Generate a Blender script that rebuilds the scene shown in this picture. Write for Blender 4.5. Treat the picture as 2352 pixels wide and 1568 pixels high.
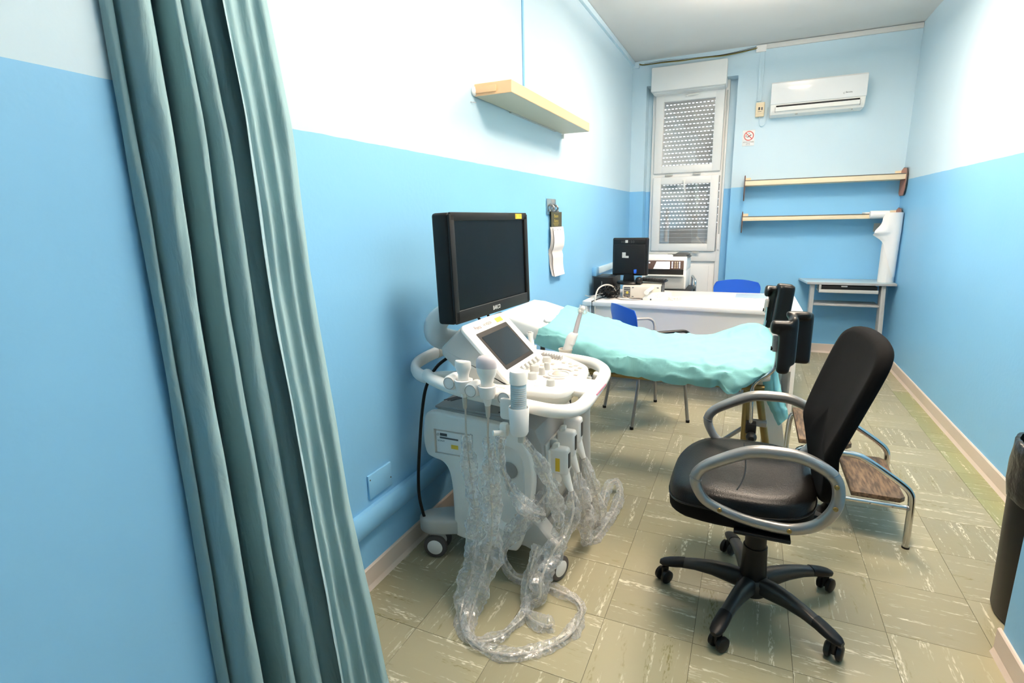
import bpy, bmesh, math, random
from mathutils import Vector, Matrix, noise
random.seed(7)
C = bpy.context.scene.collection
for o in list(bpy.data.objects): bpy.data.objects.remove(o)

# ------------------------------------------------------------------ camera, world, lights, exposure
sc = bpy.context.scene
cam_d = bpy.data.cameras.new('camera'); cam = bpy.data.objects.new('camera', cam_d); C.objects.link(cam)
R_ = (0.9139756, 0.4051763, -0.0219261); U_ = (-0.0706481, 0.2121096, 0.9746889); F_ = (-0.3995716, 0.8892928, -0.2224879)
cam.matrix_world = Matrix(((R_[0], U_[0], -F_[0], 1.27685), (R_[1], U_[1], -F_[1], 0.0), (R_[2], U_[2], -F_[2], 1.39586), (0, 0, 0, 1)))
cam_d.sensor_width = 36.0; cam_d.lens = 1216.485 / 2352 * 36.0; cam_d.clip_start = 0.02
sc.camera = cam
sc.view_settings.view_transform = 'Standard'; sc.view_settings.look = 'None'
sc.view_settings.gamma = 1.0; sc.view_settings.use_curve_mapping = False
sc.view_settings.exposure = 0.0
sc.cycles.transparent_max_bounces = 40; sc.cycles.max_bounces = 14; sc.cycles.diffuse_bounces = 6
W = bpy.data.worlds.new('sky'); sc.world = W; W.use_nodes = True
W.node_tree.nodes['Background'].inputs[0].default_value = (0.86, 0.93, 1.0, 1)
W.node_tree.nodes['Background'].inputs[1].default_value = 3.0

def area_light(name, loc, sx, sy, power, col):
    d = bpy.data.lights.new(name, 'AREA'); d.shape = 'RECTANGLE'; d.size = sx; d.size_y = sy
    d.energy = power; d.color = col
    o = bpy.data.objects.new(name, d); C.objects.link(o); o.location = loc
    return o
WARM = (1.0, 0.83, 0.67)
for y_, pw, pu in ((1.64, 35, 68), (4.0, 36, 112)):
    area_light('ceiling_lamp', (1.40, y_, 2.80), 0.55, 0.60, pw, WARM)                     # ceiling lamp out of view, shining down
    up_ = area_light('fill_uplight', (1.40, y_, 2.82), 0.50, 0.55, pu, WARM); up_.rotation_euler = (math.pi, 0, 0)   # added unseen fill, bounced off the ceiling to lift the ambient light

# ------------------------------------------------------------------ materials
def lin(c):
    return tuple((v / 255.0 / 12.92) if v / 255.0 <= 0.04045 else ((v / 255.0 + 0.055) / 1.055) ** 2.4 for v in c)
def mat(name, rgb, rough=0.5, metal=0.0, spec=0.5, var=0.04, vscale=6.0, bump=0.0, bscale=80.0, coat=0.0, aniso=None):
    m = bpy.data.materials.new(name); m.use_nodes = True
    nt = m.node_tree; N = nt.nodes; L = nt.links; b = N['Principled BSDF']
    col = lin(rgb)
    b.inputs['Roughness'].default_value = rough; b.inputs['Metallic'].default_value = metal
    b.inputs['Specular IOR Level'].default_value = spec
    if coat: b.inputs['Coat Weight'].default_value = coat; b.inputs['Coat Roughness'].default_value = 0.08
    g = N.new('ShaderNodeNewGeometry'); n = N.new('ShaderNodeTexNoise'); n.inputs['Scale'].default_value = vscale; n.inputs['Detail'].default_value = 4
    L.new(g.outputs['Position'], n.inputs['Vector'])
    mx = N.new('ShaderNodeMix'); mx.data_type = 'RGBA'
    mx.inputs[6].default_value = (*[v * (1 - var) for v in col], 1); mx.inputs[7].default_value = (*[min(1, v * (1 + var)) for v in col], 1)
    L.new(n.outputs['Fac'], mx.inputs[0]); L.new(mx.outputs[2], b.inputs['Base Color'])
    if bump:
        n2 = N.new('ShaderNodeTexNoise'); n2.inputs['Scale'].default_value = bscale; n2.inputs['Detail'].default_value = 3
        L.new(g.outputs['Position'], n2.inputs['Vector'])
        bp = N.new('ShaderNodeBump'); bp.inputs['Strength'].default_value = bump; bp.inputs['Distance'].default_value = 0.01
        L.new(n2.outputs['Fac'], bp.inputs['Height']); L.new(bp.outputs['Normal'], b.inputs['Normal'])
    return m
def emis(name, rgb, s):
    m = bpy.data.materials.new(name); m.use_nodes = True; b = m.node_tree.nodes['Principled BSDF']
    b.inputs['Base Color'].default_value = (*lin(rgb), 1); b.inputs['Emission Color'].default_value = (*lin(rgb), 1); b.inputs['Emission Strength'].default_value = s
    return m
PAINT = 1.6777
def wall_mat():
    m = bpy.data.materials.new('two_tone_wall_paint'); m.use_nodes = True
    nt = m.node_tree; N = nt.nodes; L = nt.links; b = N['Principled BSDF']
    g = N.new('ShaderNodeNewGeometry'); sp = N.new('ShaderNodeSeparateXYZ'); L.new(g.outputs['Position'], sp.inputs[0])
    n0 = N.new('ShaderNodeTexNoise'); n0.inputs['Scale'].default_value = 9; L.new(g.outputs['Position'], n0.inputs['Vector'])
    ma = N.new('ShaderNodeMath'); ma.operation = 'MULTIPLY_ADD'; L.new(n0.outputs['Fac'], ma.inputs[0]); ma.inputs[1].default_value = 0.006; L.new(sp.outputs['Z'], ma.inputs[2])
    gt = N.new('ShaderNodeMath'); gt.operation = 'GREATER_THAN'; L.new(ma.outputs[0], gt.inputs[0]); gt.inputs[1].default_value = PAINT + 0.003
    mx = N.new('ShaderNodeMix'); mx.data_type = 'RGBA'
    mx.inputs[6].default_value = (*lin((134, 193, 232)), 1); mx.inputs[7].default_value = (*lin((204, 226, 238)), 1)
    L.new(gt.outputs[0], mx.inputs[0])
    n = N.new('ShaderNodeTexNoise'); n.inputs['Scale'].default_value = 1.7; n.inputs['Detail'].default_value = 5; L.new(g.outputs['Position'], n.inputs['Vector'])
    hs = N.new('ShaderNodeHueSaturation'); L.new(mx.outputs[2], hs.inputs['Color'])
    mr = N.new('ShaderNodeMapRange'); mr.inputs[3].default_value = 0.96; mr.inputs[4].default_value = 1.04; L.new(n.outputs['Fac'], mr.inputs[0]); L.new(mr.outputs[0], hs.inputs['Value'])
    L.new(hs.outputs[0], b.inputs['Base Color'])
    b.inputs['Roughness'].default_value = 0.42; b.inputs['Specular IOR Level'].default_value = 0.3
    n2 = N.new('ShaderNodeTexNoise'); n2.inputs['Scale'].default_value = 45; L.new(g.outputs['Position'], n2.inputs['Vector'])
    bp = N.new('ShaderNodeBump'); bp.inputs['Strength'].default_value = 0.06; bp.inputs['Distance'].default_value = 0.01
    L.new(n2.outputs['Fac'], bp.inputs['Height']); L.new(bp.outputs['Normal'], b.inputs['Normal'])
    return m
def tile_mat(name, along_x, base=(156, 150, 120)):
    m = bpy.data.materials.new(name); m.use_nodes = True
    nt = m.node_tree; N = nt.nodes; L = nt.links; b = N['Principled BSDF']
    g = N.new('ShaderNodeNewGeometry'); oi = N.new('ShaderNodeObjectInfo')
    off = N.new('ShaderNodeMath'); off.operation = 'MULTIPLY'; off.inputs[1].default_value = 53.0; L.new(oi.outputs['Random'], off.inputs[0])
    add = N.new('ShaderNodeVectorMath'); add.operation = 'ADD'; L.new(g.outputs['Position'], add.inputs[0])
    cb = N.new('ShaderNodeCombineXYZ'); L.new(off.outputs[0], cb.inputs[2]); L.new(cb.outputs[0], add.inputs[1])
    def streak(lo, hi, ca, cl, fine, shift):
        mp = N.new('ShaderNodeMapping'); mp.inputs['Location'].default_value = (shift, shift * 1.7, shift)
        mp.inputs['Scale'].default_value = (cl, ca, 1) if along_x else (ca, cl, 1); L.new(add.outputs[0], mp.inputs[0])
        n = N.new('ShaderNodeTexNoise'); n.inputs['Scale'].default_value = 1; n.inputs['Detail'].default_value = 1; L.new(mp.outputs[0], n.inputs['Vector'])
        r = N.new('ShaderNodeMapRange'); r.inputs[1].default_value = lo; r.inputs[2].default_value = hi; L.new(n.outputs['Fac'], r.inputs[0])
        mp2 = N.new('ShaderNodeMapping'); mp2.inputs['Scale'].default_value = (45, 170, 1) if along_x else (170, 45, 1); L.new(add.outputs[0], mp2.inputs[0])
        f = N.new('ShaderNodeTexNoise'); f.inputs['Scale'].default_value = 1; f.inputs['Detail'].default_value = 3; L.new(mp2.outputs[0], f.inputs['Vector'])
        r2 = N.new('ShaderNodeMapRange'); r2.inputs[1].default_value = fine; r2.inputs[2].default_value = fine + 0.10; L.new(f.outputs['Fac'], r2.inputs[0])
        mu = N.new('ShaderNodeMath'); mu.operation = 'MULTIPLY'; L.new(r.outputs[0], mu.inputs[0]); L.new(r2.outputs[0], mu.inputs[1])
        return mu
    w = streak(0.60, 0.70, 42, 2.6, 0.47, 3.1); d = streak(0.62, 0.74, 30, 3.5, 0.50, 17.7)
    ws = streak(0.62, 0.78, 70, 5, 0.50, 31.0)
    hs = N.new('ShaderNodeHueSaturation'); hs.inputs['Color'].default_value = (*lin(base), 1)
    mr = N.new('ShaderNodeMapRange'); mr.inputs[3].default_value = 0.90; mr.inputs[4].default_value = 1.08; L.new(oi.outputs['Random'], mr.inputs[0]); L.new(mr.outputs[0], hs.inputs['Value'])
    nb = N.new('ShaderNodeTexNoise'); nb.inputs['Scale'].default_value = 5; nb.inputs['Detail'].default_value = 4; L.new(add.outputs[0], nb.inputs['Vector'])
    m0 = N.new('ShaderNodeMix'); m0.data_type = 'RGBA'; m0.blend_type = 'MIX'; L.new(nb.outputs['Fac'], m0.inputs[0]); L.new(hs.outputs[0], m0.inputs[6])
    h2 = N.new('ShaderNodeHueSaturation'); h2.inputs['Saturation'].default_value = 0.8; h2.inputs['Value'].default_value = 0.93; L.new(hs.outputs[0], h2.inputs['Color']); L.new(h2.outputs[0], m0.inputs[7])
    m1 = N.new('ShaderNodeMix'); m1.data_type = 'RGBA'; L.new(m0.outputs[2], m1.inputs[6]); m1.inputs[7].default_value = (*lin((124, 120, 80)), 1); L.new(d.outputs[0], m1.inputs[0])
    mw = N.new('ShaderNodeMath'); mw.operation = 'MAXIMUM'; L.new(w.outputs[0], mw.inputs[0]); L.new(ws.outputs[0], mw.inputs[1])
    m2 = N.new('ShaderNodeMix'); m2.data_type = 'RGBA'; L.new(m1.outputs[2], m2.inputs[6]); m2.inputs[7].default_value = (*lin((224, 220, 200)), 1)
    mk = N.new('ShaderNodeMath'); mk.operation = 'MULTIPLY'; mk.inputs[1].default_value = 0.8; L.new(mw.outputs[0], mk.inputs[0]); L.new(mk.outputs[0], m2.inputs[0])
    L.new(m2.outputs[2], b.inputs['Base Color'])
    b.inputs['Roughness'].default_value = 0.36; b.inputs['Specular IOR Level'].default_value = 0.42
    n2 = N.new('ShaderNodeTexNoise'); n2.inputs['Scale'].default_value = 14; L.new(g.outputs['Position'], n2.inputs['Vector'])
    bp = N.new('ShaderNodeBump'); bp.inputs['Strength'].default_value = 0.10; bp.inputs['Distance'].default_value = 0.01
    L.new(n2.outputs['Fac'], bp.inputs['Height']); L.new(bp.outputs['Normal'], b.inputs['Normal'])
    return m
def plastic_film():
    m = bpy.data.materials.new('clear_plastic_film'); m.use_nodes = True
    nt = m.node_tree; N = nt.nodes; L = nt.links; N.remove(N['Principled BSDF']); out = N['Material Output']
    tr = N.new('ShaderNodeBsdfTransparent'); tr.inputs[0].default_value = (0.99, 0.99, 0.99, 1)
    df = N.new('ShaderNodeBsdfDiffuse'); df.inputs[0].default_value = (0.93, 0.93, 0.93, 1)
    tl_ = N.new('ShaderNodeBsdfTranslucent'); tl_.inputs[0].default_value = (0.93, 0.93, 0.93, 1); md = N.new('ShaderNodeMixShader'); md.inputs[0].default_value = 0.45; L.new(df.outputs[0], md.inputs[1]); L.new(tl_.outputs[0], md.inputs[2])
    gl = N.new('ShaderNodeBsdfGlossy'); gl.inputs['Roughness'].default_value = 0.12
    g = N.new('ShaderNodeNewGeometry'); n = N.new('ShaderNodeTexNoise'); n.inputs['Scale'].default_value = 38; n.inputs['Detail'].default_value = 4; n.inputs['Distortion'].default_value = 1.2
    L.new(g.outputs['Position'], n.inputs['Vector'])
    bp = N.new('ShaderNodeBump'); bp.inputs['Strength'].default_value = 0.45; bp.inputs['Distance'].default_value = 0.010; L.new(n.outputs['Fac'], bp.inputs['Height'])
    L.new(bp.outputs['Normal'], gl.inputs['Normal'])
    lw = N.new('ShaderNodeLayerWeight'); lw.inputs['Blend'].default_value = 0.35
    r = N.new('ShaderNodeMapRange'); r.inputs[1].default_value = 0.38; r.inputs[2].default_value = 0.68; r.inputs[3].default_value = 0.05; r.inputs[4].default_value = 0.36; L.new(n.outputs['Fac'], r.inputs[0])
    fa = N.new('ShaderNodeMath'); fa.operation = 'MULTIPLY_ADD'; fa.inputs[1].default_value = 0.40; L.new(lw.outputs['Facing'], fa.inputs[0]); L.new(r.outputs[0], fa.inputs[2])
    m1 = N.new('ShaderNodeMixShader'); L.new(fa.outputs[0], m1.inputs[0]); L.new(tr.outputs[0], m1.inputs[1]); L.new(md.outputs[0], m1.inputs[2])
    m2 = N.new('ShaderNodeMixShader'); m2.inputs[0].default_value = 0.10; L.new(m1.outputs[0], m2.inputs[1]); L.new(gl.outputs[0], m2.inputs[2])
    L.new(m2.outputs[0], out.inputs[0]); return m
def glass_mat():
    m = bpy.data.materials.new('window_glass'); m.use_nodes = True
    nt = m.node_tree; N = nt.nodes; L = nt.links; N.remove(N['Principled BSDF']); out = N['Material Output']
    tr = N.new('ShaderNodeBsdfTransparent'); gl = N.new('ShaderNodeBsdfGlossy'); gl.inputs['Roughness'].default_value = 0.0
    fr = N.new('ShaderNodeFresnel'); fr.inputs[0].default_value = 1.6
    mu = N.new('ShaderNodeMath'); mu.operation = 'MULTIPLY_ADD'; mu.inputs[1].default_value = 1.6; mu.inputs[2].default_value = 0.05; L.new(fr.outputs[0], mu.inputs[0])
    mx = N.new('ShaderNodeMixShader'); L.new(mu.outputs[0], mx.inputs[0]); L.new(tr.outputs[0], mx.inputs[1]); L.new(gl.outputs[0], mx.inputs[2])
    L.new(mx.outputs[0], out.inputs[0]); return m
def fabric_mat(name, rgb, scale=900, rough=0.9, wr=0.25):
    m = mat(name, rgb, rough, spec=0.15, var=0.06, vscale=3.0)
    nt = m.node_tree; N = nt.nodes; L = nt.links; b = N['Principled BSDF']
    g = N.new('ShaderNodeNewGeometry')
    n1 = N.new('ShaderNodeTexNoise'); n1.inputs['Scale'].default_value = scale; L.new(g.outputs['Position'], n1.inputs['Vector'])
    mp = N.new('ShaderNodeMapping'); mp.inputs['Scale'].default_value = (1, 1, 0.28); mp.inputs['Rotation'].default_value = (0.5, 0.3, 0); L.new(g.outputs['Position'], mp.inputs[0])
    n2 = N.new('ShaderNodeTexNoise'); n2.inputs['Scale'].default_value = 26; n2.inputs['Detail'].default_value = 3; n2.inputs['Distortion'].default_value = 0.8; L.new(mp.outputs[0], n2.inputs['Vector'])
    b1 = N.new('ShaderNodeBump'); b1.inputs['Strength'].default_value = 0.15; b1.inputs['Distance'].default_value = 0.002; L.new(n1.outputs['Fac'], b1.inputs['Height'])
    b2 = N.new('ShaderNodeBump'); b2.inputs['Strength'].default_value = wr; b2.inputs['Distance'].default_value = 0.03; L.new(n2.outputs['Fac'], b2.inputs['Height']); L.new(b1.outputs['Normal'], b2.inputs['Normal'])
    L.new(b2.outputs['Normal'], b.inputs['Normal']); return m
def wood_mat(name, a, bcol, scale=14, rough=0.6):
    m = bpy.data.materials.new(name); m.use_nodes = True; nt = m.node_tree; N = nt.nodes; L = nt.links; b = N['Principled BSDF']
    g = N.new('ShaderNodeNewGeometry'); mp = N.new('ShaderNodeMapping'); mp.inputs['Scale'].default_value = (6, 1, 6); L.new(g.outputs['Position'], mp.inputs[0])
    n = N.new('ShaderNodeTexNoise'); n.inputs['Scale'].default_value = scale; n.inputs['Detail'].default_value = 6; L.new(mp.outputs[0], n.inputs['Vector'])
    cr = N.new('ShaderNodeValToRGB'); cr.color_ramp.elements[0].position = 0.38; cr.color_ramp.elements[0].color = (*lin(a), 1); cr.color_ramp.elements[1].position = 0.62; cr.color_ramp.elements[1].color = (*lin(bcol), 1)
    L.new(n.outputs['Fac'], cr.inputs[0]); L.new(cr.outputs[0], b.inputs['Base Color']); b.inputs['Roughness'].default_value = rough
    bp = N.new('ShaderNodeBump'); bp.inputs['Strength'].default_value = 0.3; bp.inputs['Distance'].default_value = 0.003; L.new(n.outputs['Fac'], bp.inputs['Height']); L.new(bp.outputs['Normal'], b.inputs['Normal'])
    return m

M_wall = wall_mat()
M_blue = mat('lower_wall_blue', (134, 193, 232), 0.4, spec=0.3)
M_pale = mat('upper_wall_pale_blue', (204, 226, 238), 0.42, spec=0.3)
M_ceil = mat('ceiling_white', (222, 220, 217), 0.8, spec=0.2, var=0.02)
M_base = mat('baseboard_beige', (226, 208, 194), 0.4, var=0.05)
M_grout = mat('floor_joint', (86, 82, 58), 0.8)
M_tx = tile_mat('floor_tile_streak_across', True); M_ty = tile_mat('floor_tile_streak_along', False)
M_gx = tile_mat('green_tile_streak_across', True, (146, 148, 102)); M_gy = tile_mat('green_tile_streak_along', False, (146, 148, 102))
M_film = plastic_film(); M_glass = glass_mat()
M_curt = fabric_mat('teal_curtain_cotton', (150, 180, 185), wr=0.22)
M_hem = fabric_mat('teal_curtain_hem', (168, 196, 204), wr=0.2)
M_white = mat('white_plastic', (246, 243, 237), 0.38, var=0.02)
M_white2 = mat('white_painted_upvc', (246, 243, 240), 0.4, var=0.02)
M_greyp = mat('light_grey_plastic', (190, 190, 186), 0.42, var=0.02)
M_mgrey = mat('mid_grey_plastic', (164, 162, 159), 0.45, var=0.03)
M_dgrey = mat('dark_grey_plastic', (70, 70, 70), 0.45, var=0.03)
M_black = mat('black_plastic', (17, 17, 18), 0.42, spec=0.3, var=0.05)
M_bez = mat('monitor_bezel_black', (26, 25, 24), 0.5, spec=0.25, var=0.05)
M_screen = mat('dark_screen', (8, 9, 11), 0.3, spec=0.18, var=0.02)
M_touch = mat('touch_screen_glass', (36, 44, 50), 0.08, spec=0.4, var=0.02)
M_leather = mat('black_leather', (10, 9, 8), 0.34, spec=0.26, var=0.1, bump=0.12, bscale=260)
M_vinylblk = mat('black_moulded_foam', (13, 13, 13), 0.36, spec=0.35, var=0.05, bump=0.05, bscale=300)
M_mesh = fabric_mat('black_mesh_fabric', (11, 10, 10), scale=1400, wr=0.02)
M_silver = mat('silver_painted_arm', (158, 155, 152), 0.32, metal=0.75, var=0.06, vscale=20)
M_gun = mat('gunmetal_base', (66, 63, 60), 0.36, metal=0.45, var=0.04)
M_chrome = mat('chrome', (205, 205, 204), 0.16, metal=1.0, var=0.04, vscale=30)
M_steel = mat('brushed_steel', (150, 150, 152), 0.3, metal=0.9, var=0.05)
M_brass = mat('aged_brass', (150, 130, 84), 0.32, metal=0.85, var=0.12, vscale=25)
M_vinyl = mat('white_vinyl', (242, 238, 230), 0.35, var=0.02, bump=0.05, bscale=60)
M_drape = fabric_mat('teal_paper_sheet', (138, 196, 196), scale=420, wr=0.10)
M_paper = mat('white_paper', (244, 242, 240), 0.85, var=0.02, bump=0.08, bscale=30)
M_step = wood_mat('worn_dark_step_board', (62, 46, 30), (116, 92, 66))
M_shelf = mat('beech_laminate', (244, 198, 152), 0.45, var=0.03)
M_cream = mat('cream_laminate', (240, 222, 190), 0.45, var=0.03)
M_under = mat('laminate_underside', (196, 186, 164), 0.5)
M_terra = mat('terracotta_bracket', (176, 122, 104), 0.55)
M_blueplas = mat('blue_plastic', (24, 82, 190), 0.3, spec=0.5, var=0.03)
M_desk = mat('white_desk_laminate', (244, 236, 230), 0.35, var=0.02)
M_glassg = mat('grey_glass_top', (190, 206, 210), 0.25, var=0.02)
M_trolley = mat('silver_grey_panel', (160, 162, 162), 0.45, var=0.03)
M_pc = mat('beige_computer_case', (216, 208, 196), 0.45, var=0.03)
M_cal = mat('calendar_paper', (240, 230, 226), 0.8, var=0.03)
M_calhead = mat('calendar_header_olive', (66, 66, 44), 0.6, var=0.2, vscale=60)
M_yellow = mat('yellow_sticker', (238, 200, 60), 0.5)
M_goldtxt = mat('gold_print', (196, 176, 76), 0.6)
M_orange = mat('orange_sticker', (230, 150, 40), 0.5)
M_red = mat('sign_red', (196, 66, 58), 0.5)
M_ink = mat('black_ink', (40, 40, 42), 0.6)
M_greyink = mat('grey_ink', (92, 92, 94), 0.6)
M_darkred = mat('dark_red_ink', (84, 24, 34), 0.6)
M_bluelab = mat('pale_blue_label', (176, 200, 210), 0.5, var=0.06, vscale=90)
M_keyc = mat('warm_grey_keys', (206, 196, 188), 0.45, var=0.02)
M_lens = mat('probe_lens_mauve', (206, 198, 202), 0.35)
M_cablegrey = mat('cable_ivory', (206, 198, 186), 0.5)
M_yellowcable = mat('yellow_green_cable', (120, 110, 50), 0.6)
M_wheel = mat('grey_rubber', (84, 80, 80), 0.6)
M_panel = mat('printer_panel_brown', (92, 72, 64), 0.3)
M_lit = emis('backlit_display', (255, 252, 244), 2.2)
M_led = emis('blue_led', (60, 110, 255), 6.0)
M_wled = emis('white_led', (235, 240, 255), 3.0)
M_slat = mat('shutter_slat_pvc', (226, 226, 224), 0.5, var=0.03)
M_bag = mat('black_bin_liner', (26, 26, 25), 0.28, var=0.1, bump=0.6, bscale=30)
M_pink = mat('pink_grip_line', (206, 116, 140), 0.5)
M_scuff = mat('worn_arm_patch', (226, 214, 178), 0.5)

# ------------------------------------------------------------------ mesh helpers
def cr(pts, n=6, closed=False):
    """Catmull-Rom through points (any dimension)"""
    P = [Vector(p) for p in pts]; out = []; m = len(P)
    rng = range(m) if closed else range(m - 1)
    for i in rng:
        p1 = P[i]; p2 = P[(i + 1) % m]
        p0 = P[(i - 1) % m] if (closed or i > 0) else p1 * 2 - p2
        p3 = P[(i + 2) % m] if (closed or i + 2 < m) else p2 * 2 - p1
        for k in range(n):
            t = k / n
            out.append(0.5 * ((2 * p1) + (p2 - p0) * t + (2 * p0 - 5 * p1 + 4 * p2 - p3) * t * t + (3 * p1 - p0 - 3 * p2 + p3) * t ** 3))
    if not closed: out.append(P[-1].copy())
    return out
class B:
    def __init__(s, M=None): s.bm = bmesh.new(); s.M = M
    def box(s, c, d, bev=0.0, seg=2, rot=None):
        g = bmesh.ops.create_cube(s.bm, size=1.0); vs = g['verts']
        for v in vs: v.co = Vector((v.co.x * d[0], v.co.y * d[1], v.co.z * d[2]))
        if bev > 0:
            es = list({e for v in vs for e in v.link_edges})
            r = bmesh.ops.bevel(s.bm, geom=es, offset=min(bev, min(d) * 0.49), segments=seg, affect='EDGES', profile=0.5)
            vs = list({v for f in r['faces'] for v in f.verts} | {v for v in vs if v.is_valid})
        Mx = Matrix.Translation(c) @ (rot.to_4x4() if rot else Matrix.Identity(4))
        for v in vs: v.co = Mx @ v.co
        return s
    def prism(s, pts, axis, a, b, bev=0.0, seg=2):
        """extrude polygon pts (2d) along axis 'x','y','z' from a to b"""
        def mk(p, t):
            return {'x': (t, p[0], p[1]), 'y': (p[0], t, p[1]), 'z': (p[0], p[1], t)}[axis]
        lo = [s.bm.verts.new(mk(p, a)) for p in pts]; hi = [s.bm.verts.new(mk(p, b)) for p in pts]
        fs = [s.bm.faces.new(lo[::-1]), s.bm.faces.new(hi)]
        n = len(pts)
        for i in range(n): fs.append(s.bm.faces.new((lo[i], lo[(i + 1) % n], hi[(i + 1) % n], hi[i])))
        bmesh.ops.recalc_face_normals(s.bm, faces=fs)
        if bev > 0:
            es = list({e for f in fs[:2] for e in f.edges})
            bmesh.ops.bevel(s.bm, geom=es, offset=bev, segments=seg, affect='EDGES', profile=0.5)
        return s
    def loft(s, rings, closed=True, cap=True):
        R = [[s.bm.verts.new(p) for p in r] for r in rings]; n = len(R[0])
        for i in range(len(R) - 1):
            for j in range(n if closed else n - 1):
                k = (j + 1) % n
                s.bm.faces.new((R[i][j], R[i][k], R[i + 1][k], R[i + 1][j]))
        if cap and closed:
            s.bm.faces.new(R[0][::-1]); s.bm.faces.new(R[-1])
        return s
    def tube(s, pts, r, n=10, sub=0, closed=False, cap=True, flat=None, up=None):
        """tube through pts; r number or list; flat=(a,b) scales the section (a along 'up'-perp, b along up)"""
        rad = r if isinstance(r, (list, tuple)) else [r] * len(pts)
        if sub:
            q = cr([(*p, rr) for p, rr in zip(pts, rad)], sub, closed); P = [Vector(v[:3]) for v in q]; rad = [v[3] for v in q]
        else: P = [Vector(p) for p in pts]
        m = len(P); rings = []; prev = None
        for i in range(m):
            a = P[(i - 1) % m] if (closed or i > 0) else P[i]; b = P[(i + 1) % m] if (closed or i < m - 1) else P[i]
            t = (b - a); t = t.normalized() if t.length > 1e-9 else Vector((0, 0, 1))
            if up is not None: ref = Vector(up)
            elif prev is not None: ref = prev
            else: ref = Vector((0, 0, 1)) if abs(t.z) < 0.9 else Vector((0, 1, 0))
            e1 = (ref - t * ref.dot(t)); e1 = e1.normalized() if e1.length > 1e-6 else t.orthogonal().normalized()
            e2 = t.cross(e1); prev = e1
            fa, fb = flat if flat else (1, 1)
            rings.append([P[i] + (e1 * math.cos(2 * math.pi * k / n) * fb + e2 * math.sin(2 * math.pi * k / n) * fa) * rad[i] for k in range(n)])
        if closed: rings.append(rings[0])
        R = [[s.bm.verts.new(p) for p in rg] for rg in (rings[:-1] if closed else rings)]
        if closed: R.append(R[0])
        for i in range(len(R) - 1):
            for j in range(n): s.bm.faces.new((R[i][j], R[i][(j + 1) % n], R[i + 1][(j + 1) % n], R[i + 1][j]))
        if cap and not closed:
            s.bm.faces.new(R[0][::-1]); s.bm.faces.new(R[-1])
        return s
    def cyl(s, a, b, r, n=16, r2=None): return s.tube([a, b], [r, r if r2 is None else r2], n)
    def lathe(s, prof, c=(0, 0, 0), n=24, axis='z', rot=None):
        rings = []
        for (r, h) in prof:
            rg = []
            for k in range(n):
                a = 2 * math.pi * k / n; x, y = max(r, 1e-4) * math.cos(a), max(r, 1e-4) * math.sin(a)
                p = Vector({'z': (x, y, h), 'y': (x, h, y), 'x': (h, x, y)}[axis])
                if rot: p = rot @ p
                rg.append(p + Vector(c))
            rings.append(rg)
        return s.loft(rings)
    def ell(s, c, r, u=16, v=10):
        g = bmesh.ops.create_uvsphere(s.bm, u_segments=u, v_segments=v, radius=1.0)
        for w in g['verts']: w.co = Vector((w.co.x * r[0] + c[0], w.co.y * r[1] + c[1], w.co.z * r[2] + c[2]))
        return s
    def grid(s, rows, thick=0.0):
        s.loft(rows, closed=False, cap=False)
        if thick:
            bmesh.ops.recalc_face_normals(s.bm, faces=s.bm.faces[:])
            bmesh.ops.solidify(s.bm, geom=s.bm.faces[:], thickness=thick)
        return s
    def quad(s, a, b, c, d): s.bm.faces.new([s.bm.verts.new(p) for p in (a, b, c, d)]); return s
def torus(c, axis, R, r, n=28):
    a = Vector(axis).normalized(); e1 = a.orthogonal().normalized(); e2 = a.cross(e1)
    return B().tube([Vector(c) + (e1 * math.cos(2 * math.pi * k / n) + e2 * math.sin(2 * math.pi * k / n)) * R for k in range(n)], r, 8, closed=True)
OFF = {}
def obj(name, b, m, parent=None, angle=40, smooth=True, remesh=None):
    bm = b.bm
    if b.M: bmesh.ops.transform(bm, matrix=b.M, verts=bm.verts)
    bmesh.ops.recalc_face_normals(bm, faces=bm.faces[:])
    me = bpy.data.meshes.new(name); off = Vector((0, 0, 0))
    if parent is not None:
        off = OFF[parent.name]; bmesh.ops.translate(bm, verts=bm.verts, vec=-off)
    bm.to_mesh(me); bm.free()
    if remesh: me = remeshed(me, *remesh)
    me.materials.clear(); me.materials.append(m)
    if smooth and len(me.polygons):
        me.polygons.foreach_set('use_smooth', [True] * len(me.polygons)); me.set_sharp_from_angle(angle=math.radians(angle))
    o = bpy.data.objects.new(name, me); C.objects.link(o)
    if parent is not None: o.parent = parent
    OFF[o.name] = off
    return o
def remeshed(me, vox, it):
    o = bpy.data.objects.new('tmp', me); C.objects.link(o)
    r = o.modifiers.new('r', 'REMESH'); r.mode = 'VOXEL'; r.voxel_size = vox; r.use_smooth_shade = True
    if it:
        s = o.modifiers.new('s', 'SMOOTH'); s.factor = 0.5; s.iterations = it
    dg = bpy.context.evaluated_depsgraph_get(); m2 = bpy.data.meshes.new_from_object(o.evaluated_get(dg))
    bpy.data.objects.remove(o); return m2
def boolean(me_obj, cut_b):
    """cut the builder's solid out of an object (keeps its own mesh data)"""
    bmesh.ops.recalc_face_normals(cut_b.bm, faces=cut_b.bm.faces[:])
    cm = bpy.data.meshes.new('cut'); cut_b.bm.to_mesh(cm); cut_b.bm.free(); co = bpy.data.objects.new('cut', cm); C.objects.link(co)
    co.parent = me_obj.parent; co.location = -OFF[me_obj.name]
    md = me_obj.modifiers.new('b', 'BOOLEAN'); md.object = co; md.operation = 'DIFFERENCE'; md.solver = 'EXACT'
    dg = bpy.context.evaluated_depsgraph_get(); m2 = bpy.data.meshes.new_from_object(me_obj.evaluated_get(dg))
    me_obj.modifiers.clear(); me_obj.data = m2; bpy.data.objects.remove(co)
    m2.polygons.foreach_set('use_smooth', [True] * len(m2.polygons)); m2.set_sharp_from_angle(angle=math.radians(35))
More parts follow.
